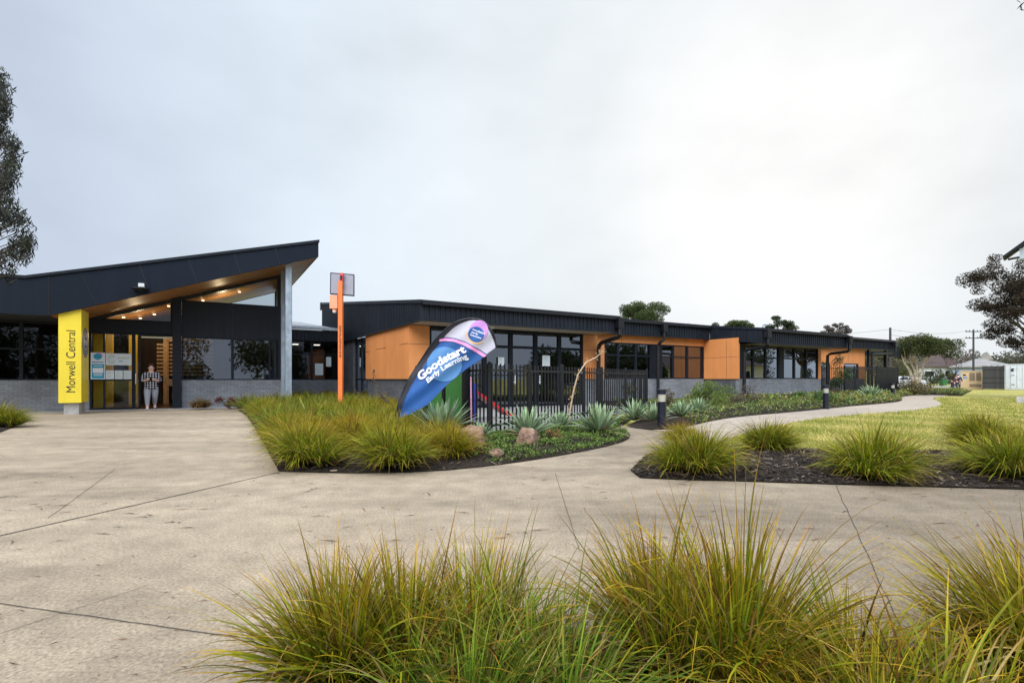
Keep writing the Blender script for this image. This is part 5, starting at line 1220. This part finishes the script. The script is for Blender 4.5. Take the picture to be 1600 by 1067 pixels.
#==PLAY==
# play equipment in the yard
ps = empty('toddler_slide', (*W(6.0, 12.6), .045), ANG, 'small red slide with a blue frame behind the fence corner', 'slide')
mb = MB(); mb.prism([(.2,-.2,.75), (1.25,-.2,.08), (1.45,-.2,.05), (1.45,-.2,.12), (1.28,-.2,.15), (.2,-.2,.83)], (0,.4,0)); mb.build('chute', M['red'], ps)
mb = MB()
for y in (-.24, .2): mb.box(-.25, .25, y, y+.04, 0, .95); mb.box(-.25,.25,y-.02,y,.55,1.0)
for z in (.2, .42, .64): mb.box(-.3, -.22, -.2, .2, z, z+.06)
mb.box(-.22, .22, -.2, .2, .7, .76); mb.build('frame', M['blue'], ps)
pe = empty('play_easel', (*W(5.45, 11.5), .045), ANG+.5, 'pink framed play easel standing behind the turf screen edge', 'easel')
mb = MB()
for s in (-1, 1): mb.tube([(s*.28,.0,0), (s*.25,0,1.15)], .03, 8); mb.tube([(s*.3,.35,0), (s*.25,.02,1.15)], .022, 8)
mb.tube([(-.25,0,1.13),(.25,0,1.13)], .03, 8); mb.tube([(-.26,0,.62),(.26,0,.62)], .03, 8); mb.build('frame', M['pink'], pe); mb = MB(); mb.box(-.22, .22, -.01, .01, .66, 1.1); mb.build('board', M['glassclear'], pe)
tub = empty('play_tub', (*W(5.6, 12.1), .045), 0, 'dark blue plastic tub under the easel', 'tub'); mb = MB(); mb.lathe((0,0,0), [(.2,0), (.26,.35), (.28,.36), (.28,.4), (.24,.4), (.19,.03)], 16); mb.build('body', M['blue'], tub)
pt = empty('potted_plant', (4.4, 19.6, .05), 0, 'leafy pot plant with orange flowers behind the gate', 'pot plant'); mb = MB(); mb.lathe((0,0,0), [(.16,0), (.22,.3), (.24,.3), (.24,.34)], 14); mb.build('pot', M['black'], pt); c_ = auto_clumps(.7, .6, .6, 6, 3, (.16, .26), .9, False); crown_mesh('foliage', c_, 500, .07, ((.02,.06,.02), (.08,.18,.05), (.5,.16,.03)), 3, pt)

#==PEOPLE==
def skin_obj(name, V_, E_, Rr, m, parent, sub=2, loc=None):
    me = bpy.data.meshes.new(name+'_sk'); me.from_pydata(V_, E_, []); t = bpy.data.objects.new(name+'_sk', me); COL.objects.link(t)
    md = t.modifiers.new('s', 'SKIN'); md.use_smooth_shade = True
    lay = me.skin_vertices[0].data if me.skin_vertices else None
    if lay is None:
        bpy.context.view_layer.objects.active = t; bpy.ops.mesh.customdata_skin_add(); lay = me.skin_vertices[0].data
    for i, r_ in enumerate(Rr): lay[i].radius = r_ if isinstance(r_, tuple) else (r_, r_)
    lay[0].use_root = True
    sb = t.modifiers.new('u', 'SUBSURF'); sb.levels = sub; sb.render_levels = sub
    dg = bpy.context.evaluated_depsgraph_get(); nm = bpy.data.meshes.new_from_object(t.evaluated_get(dg)); nm.name = name
    bpy.data.objects.remove(t); nm.materials.clear(); nm.materials.append(m); o = bpy.data.objects.new(name, nm); COL.objects.link(o); o.parent = parent
    nm.polygons.foreach_set('use_smooth', [True]*len(nm.polygons)); return o
def chain(defs):
    """defs: list of (key, parent, (x,y,z), r)"""
    ix = {}; V_ = []; E_ = []; Rr = []
    for k, p, c, r_ in defs:
        ix[k] = len(V_); V_.append(c); Rr.append(r_)
        if p: E_.append((ix[p], ix[k]))
    return V_, E_, Rr
def hand(defs, pre, wrist, hx, hy, hz, s, r_=.011):
    defs.append((pre+'palm', wrist, (hx, hy, hz), .032)); 
    for k in range(4):
        o = (k-1.5)*.017; L_ = (.05, .062, .066, .055)[k]
        defs.append((pre+'f%da' % k, pre+'palm', (hx-s*.035, hy-.022, hz+.01-o), r_)); defs.append((pre+'f%db' % k, pre+'f%da' % k, (hx-s*(.035+L_*.7), hy-.035, hz+.008-o), r_*.9))
    defs.append((pre+'ta', pre+'palm', (hx-s*.01, hy-.03, hz+.04), r_*1.1)); defs.append((pre+'tb', pre+'ta', (hx-s*.035, hy-.045, hz+.05), r_*.9))
px_, py_ = W(-1.86, 23.62)
per = empty('person', (px_, py_, 0.008), R(34), 'person in checked shirt and grey leggings walking out of the entrance looking at a phone', 'person')
D = [('pel',None,(0,.02,.88),(.17,.15)), ('bel','pel',(0,-.03,1.02),(.19,.18)), ('che','bel',(0,-.01,1.2),(.17,.15)), ('uch','che',(0,.01,1.34),(.12,.1)), ('nek','uch',(0,-.01,1.43),.06), ('jaw','nek',(0,-.055,1.49),.075), ('hed','jaw',(0,-.055,1.57),(.085,.095)), ('top','hed',(0,-.03,1.64),.06)]
for s in (-1, 1):
    q = 'l' if s < 0 else 'r'
    D += [(q+'sh','uch',(s*.19,.01,1.34),.075), (q+'el',q+'sh',(s*.255,.0,1.07),.06), (q+'fo',q+'el',(s*.17,-.19,1.08),.046), (q+'wr',q+'fo',(s*.09,-.28,1.12),.033)]
    hand(D, q+'h', q+'wr', s*.055, -.31, 1.14, s)
    fy = -.26 if s < 0 else .2; fz = .0 if s < 0 else .05
    D += [(q+'hip','pel',(s*.105,.02,.8),.13), (q+'kn',q+'hip',(s*.115,fy*.35-.03,.47+fz*.3),.085), (q+'ca',q+'kn',(s*.115,fy*.7,.3+fz*.6),.072), (q+'an',q+'ca',(s*.11,fy,.1+fz),.05), (q+'to',q+'an',(s*.115,fy-.13,.05+fz*.6),.042)]
skin_obj('body', *chain(D), M['skin'], per)
T = [('pel',None,(0,.02,.9),(.185,.17)), ('w','pel',(0,.0,1.0),(.19,.17))]
for s in (-1, 1):
    q = 'l' if s < 0 else 'r'; fy = -.26 if s < 0 else .2; fz = .0 if s < 0 else .05
    T += [(q+'hip','pel',(s*.11,.02,.78),(.145,.145)), (q+'th',q+'hip',(s*.117,fy*.2-.01,.62),.125), (q+'kn',q+'th',(s*.115,fy*.4-.03,.46+fz*.3),.1), (q+'ca',q+'kn',(s*.115,fy*.7,.3+fz*.6),.085), (q+'an',q+'ca',(s*.11,fy,.11+fz),.062)]
skin_obj('leggings', *chain(T), M['legging'], per)
T = [('lap',None,(0,.01,.73),(.225,.2)), ('hem','lap',(0,.01,.84),(.24,.215)), ('bel','hem',(0,-.02,.98),(.23,.215)), ('che','bel',(0,-.01,1.2),(.205,.18)), ('uch','che',(0,.01,1.34),(.14,.12)), ('col','uch',(0,0,1.4),.075)]
for s in (-1, 1):
    q = 'l' if s < 0 else 'r'; T += [(q+'sh','uch',(s*.195,.01,1.335),.095), (q+'up',q+'sh',(s*.235,.01,1.2),.09), (q+'el',q+'up',(s*.26,-.01,1.06),.085), (q+'cu',q+'el',(s*.205,-.14,1.07),.066)]
skin_obj('shirt', *chain(T), M['plaid'], per)
for s in (-1, 1):
    fy = -.26 if s < 0 else .2; fz = .0 if s < 0 else .045
    skin_obj('shoe', [(s*.11,fy+.05,.055+fz), (s*.113,fy-.05,.05+fz*.7), (s*.118,fy-.14,.042+fz*.4)], [(0,1),(1,2)], [.05,.052,.045], M['white'], per)
mb = MB(); mb.ball((0,-.01,1.625), (.105,.115,.085), 14, 10, lambda d: 1.0 if d.z > .1 or d.y > .1 else .55); mb.ball((0,.09,1.6), (.06,.06,.06), 8, 6); mb.build('hair', M['hair'], per, smooth=True)
for s in (-1, 1):
    mb = MB(); mb.ball((s*.033,-.142,1.56), .011, 6, 5); mb.build('eye', M['ink'], per)
    mb = MB(); mb.ball((s*.092,-.05,1.55), (.012,.02,.028), 6, 5); mb.build('ear', M['skin'], per)
mb = MB(); mb.ball((0,-.155,1.535), (.013,.018,.022), 6, 5); mb.build('nose', M['skin'], per)
mb = MB(); mb.ball((0,-.132,1.495), (.028,.008,.007), 8, 5); mb.build('mouth', M['red'], per)
ph = MB(); ph.obox((0,0,0), (.037,0,0), (0,.0045,.002), (0,-.03,.065)); po = ph.build('mobile_phone', M['black']); c_ = Matrix.Rotation(R(34), 3, 'Z') @ Vector((0,-.36,1.15)); po.location = (px_+c_.x, py_+c_.y, c_.z); po.rotation_euler = (0,0,R(34)); tag(po, 'dark phone held in both hands by the person in the checked shirt', 'phone')
# two people by the far cabinet
def figure(x, y, rz_, label, top, legs, bend, hairm):
    o = empty('person', (x, y, 0), rz_, label, 'person', 'people at the far end of the lawn'); b = bend
    D = [('pel',None,(0,.0,.88),(.15,.13)), ('bel','pel',(0,-.12*b,1.03),.145), ('che','bel',(0,-.3*b,1.2-.05*b),(.17,.13)), ('uch','che',(0,-.42*b,1.34-.14*b),(.12,.1)), ('nek','uch',(0,-.5*b,1.43-.2*b),.055), ('hed','nek',(0,-.6*b,1.55-.25*b),.09), ('top','hed',(0,-.62*b,1.62-.28*b),.06)]
    sh = (-.42*b, 1.34-.14*b)
    for s in (-1, 1):
        q = 'l' if s < 0 else 'r'; D += [(q+'sh','uch',(s*.19,sh[0],sh[1]),.07), (q+'el',q+'sh',(s*(.28+.12*b),sh[0]-.05,sh[1]-.27),.055), (q+'wr',q+'el',(s*(.3+.2*b),sh[0]-.12,sh[1]-.5),.035)]
        hx, hy, hz = s*(.3+.2*b), sh[0]-.14, sh[1]-.57; D.append((q+'pm', q+'wr', (hx,hy,hz), .035))
        for k in range(4): D.append((q+'f%d' % k, q+'pm', (hx+(k-1.5)*.018*s, hy-.01, hz-.09+.006*abs(k-1.5)), .01))
        D.append((q+'th', q+'pm', (hx-s*.04, hy-.03, hz-.05), .012))
        D += [(q+'hp','pel',(s*.1,0,.82),.115), (q+'kn',q+'hp',(s*.12,-.03,.47),.08), (q+'an',q+'kn',(s*.12,.03,.09),.05), (q+'to',q+'an',(s*.13,-.11,.045),.045)]
    skin_obj('body', *chain(D), M['skin'], o, 1)
    T = [('a',None,(0,.0,.86),(.18,.16)), ('bel','a',(0,-.12*b,1.03),.175), ('che','bel',(0,-.3*b,1.2-.05*b),(.2,.16)), ('uch','che',(0,-.42*b,1.34-.14*b),(.14,.12))]
    for s in (-1, 1):
        q = 'l' if s < 0 else 'r'; T += [(q+'sh','uch',(s*.19,sh[0],sh[1]),.09), (q+'el',q+'sh',(s*(.28+.12*b),sh[0]-.05,sh[1]-.27),.075), (q+'wr',q+'el',(s*(.3+.2*b),sh[0]-.12,sh[1]-.49),.055)]
    skin_obj('jacket', *chain(T), M[top], o, 1)
    T = [('pel',None,(0,0,.88),(.165,.15))]
    for s in (-1, 1):
        q = 'l' if s < 0 else 'r'; T += [(q+'hp','pel',(s*.1,0,.78),.13), (q+'kn',q+'hp',(s*.12,-.03,.47),.1), (q+'an',q+'kn',(s*.12,.03,.1),.075)]
    skin_obj('trousers', *chain(T), M[legs], o, 1)
    for s in (-1, 1):
        mb = MB(); mb.ball((s*.125,-.05,.05), (.05,.13,.05), 8, 6); mb.build('shoe', M['ink'], o, smooth=True)
    mb = MB(); mb.ball((0,-.58*b+.015,1.585-.25*b), (.1,.105,.095), 10, 8); mb.build('hair', M[hairm], o, smooth=True)
Y_ = 55.5; figure((1488-800)/800*Y_, Y_, R(20), 'person in a dark maroon jacket bending forward beside the tan cabinet', 'maroon', 'navycloth', .75, 'greyback')
figure((1497-800)/800*56.5, 56.5, R(-30), 'person in navy clothes standing next to the tan cabinet', 'navycloth', 'navycloth', .1, 'hair')

#==WORLD==
sun_dir = Vector((-.22, -.7, .66)).normalized()
elev = math.asin(sun_dir.z); azim = math.atan2(sun_dir.x, sun_dir.y)
wd = bpy.data.worlds.new('World'); scn.world = wd; wd.use_nodes = True; nt = wd.node_tree; bgn = nt.nodes['Background']
sky = nd(nt, 'ShaderNodeTexSky', sky_type='NISHITA'); sky.sun_disc = False; sky.sun_elevation = elev; sky.sun_rotation = azim; sky.air_density = 1.5; sky.dust_density = 4
tc = nt.nodes.new('ShaderNodeTexCoord'); mp = nd(nt, 'ShaderNodeMapping', _Scale=(1, 1, 1.9)); nt.links.new(tc.outputs['Generated'], mp.inputs[0])
n1 = noise(nt, mp.outputs[0], 2.1, 6, .5)
dt = nd(nt, 'ShaderNodeVectorMath', operation='DOT_PRODUCT'); nt.links.new(tc.outputs['Generated'], dt.inputs[0]); dt.inputs[1].default_value = Vector((.45, .83, .34)).normalized()
grad = ramp(nt, dt.outputs['Value'], [(.40, (.56, .64, .768)), (.66, (.735, .825, .92)), (.85, (.82, .88, .93)), (.945, (.84, .88, .905)), (.992, (.99, .99, .98))])
cl_n = ramp(nt, n1, [(.3, .92), (.42, 1.01), (.52, 1.065), (.6, 1.075), (.72, 1.15)])
cc = mix(nt, 1.0, grad.outputs[0], cl_n.outputs[0], 'MULTIPLY')
spz = nd(nt, 'ShaderNodeSeparateXYZ'); nt.links.new(tc.outputs['Generated'], spz.inputs[0])
zb = nd(nt, 'ShaderNodeMapRange'); nt.links.new(spz.outputs[2], zb.inputs[0])   # overcast: the zenith is brighter than the horizon
for i_, v_ in ((1, .62), (2, 1.0), (3, 1.0), (4, 2.2)): zb.inputs[i_].default_value = v_
yb = nd(nt, 'ShaderNodeMapRange'); nt.links.new(spz.outputs[1], yb.inputs[0])  # brightening added to the unseen sky behind the camera to light the facades
for i_, v_ in ((1, 0.0), (2, -.7), (3, 0.0), (4, 2.6)): yb.inputs[i_].default_value = v_
ze = nd(nt, 'ShaderNodeMapRange', interpolation_type='SMOOTHSTEP'); nt.links.new(spz.outputs[2], ze.inputs[0])
for i_, v_ in ((1, .2), (2, .5), (3, 0.0), (4, 1.0)): ze.inputs[i_].default_value = v_
yz = nd(nt, 'ShaderNodeMath', operation='MULTIPLY'); nt.links.new(yb.outputs[0], yz.inputs[0]); nt.links.new(ze.outputs[0], yz.inputs[1])
mm = nd(nt, 'ShaderNodeMath', operation='ADD'); nt.links.new(zb.outputs[0], mm.inputs[0]); nt.links.new(yz.outputs[0], mm.inputs[1])
m10 = nd(nt, 'ShaderNodeMath', operation='MULTIPLY'); nt.links.new(mm.outputs[0], m10.inputs[0]); m10.inputs[1].default_value = 10.0
sc2 = nd(nt, 'ShaderNodeVectorMath', operation='SCALE'); nt.links.new(cc, sc2.inputs[0]); nt.links.new(m10.outputs[0], sc2.inputs['Scale'])
fin = mix(nt, .97, sky.outputs[0], sc2.outputs[0]); nt.links.new(fin, bgn.inputs['Color']); bgn.inputs['Strength'].default_value = 0.1
sl = bpy.data.lights.new('sun', 'SUN'); sl.energy = 2.6; sl.angle = R(45); sl.color = (1, .95, .88); so = bpy.data.objects.new('sun', sl); COL.objects.link(so)
so.rotation_euler = (-sun_dir).to_track_quat('-Z', 'Y').to_euler(); so.location = (0, 0, 30)
# camera
cam = bpy.data.cameras.new('camera'); cam.sensor_width = 36; cam.lens = 18; cam.shift_y = 58.5/1600; cam.clip_end = 5000; cam.clip_start = .05
co = bpy.data.objects.new('camera', cam); COL.objects.link(co); co.location = (0, 0, EYE); co.rotation_euler = (R(90), 0, 0); scn.camera = co
scn.view_settings.view_transform = 'Standard'; scn.view_settings.look = 'None'; scn.view_settings.exposure = 0; scn.view_settings.gamma = 1
scn.cycles.use_denoising = True; scn.cycles.max_bounces = 8; scn.cycles.transparent_max_bounces = 12
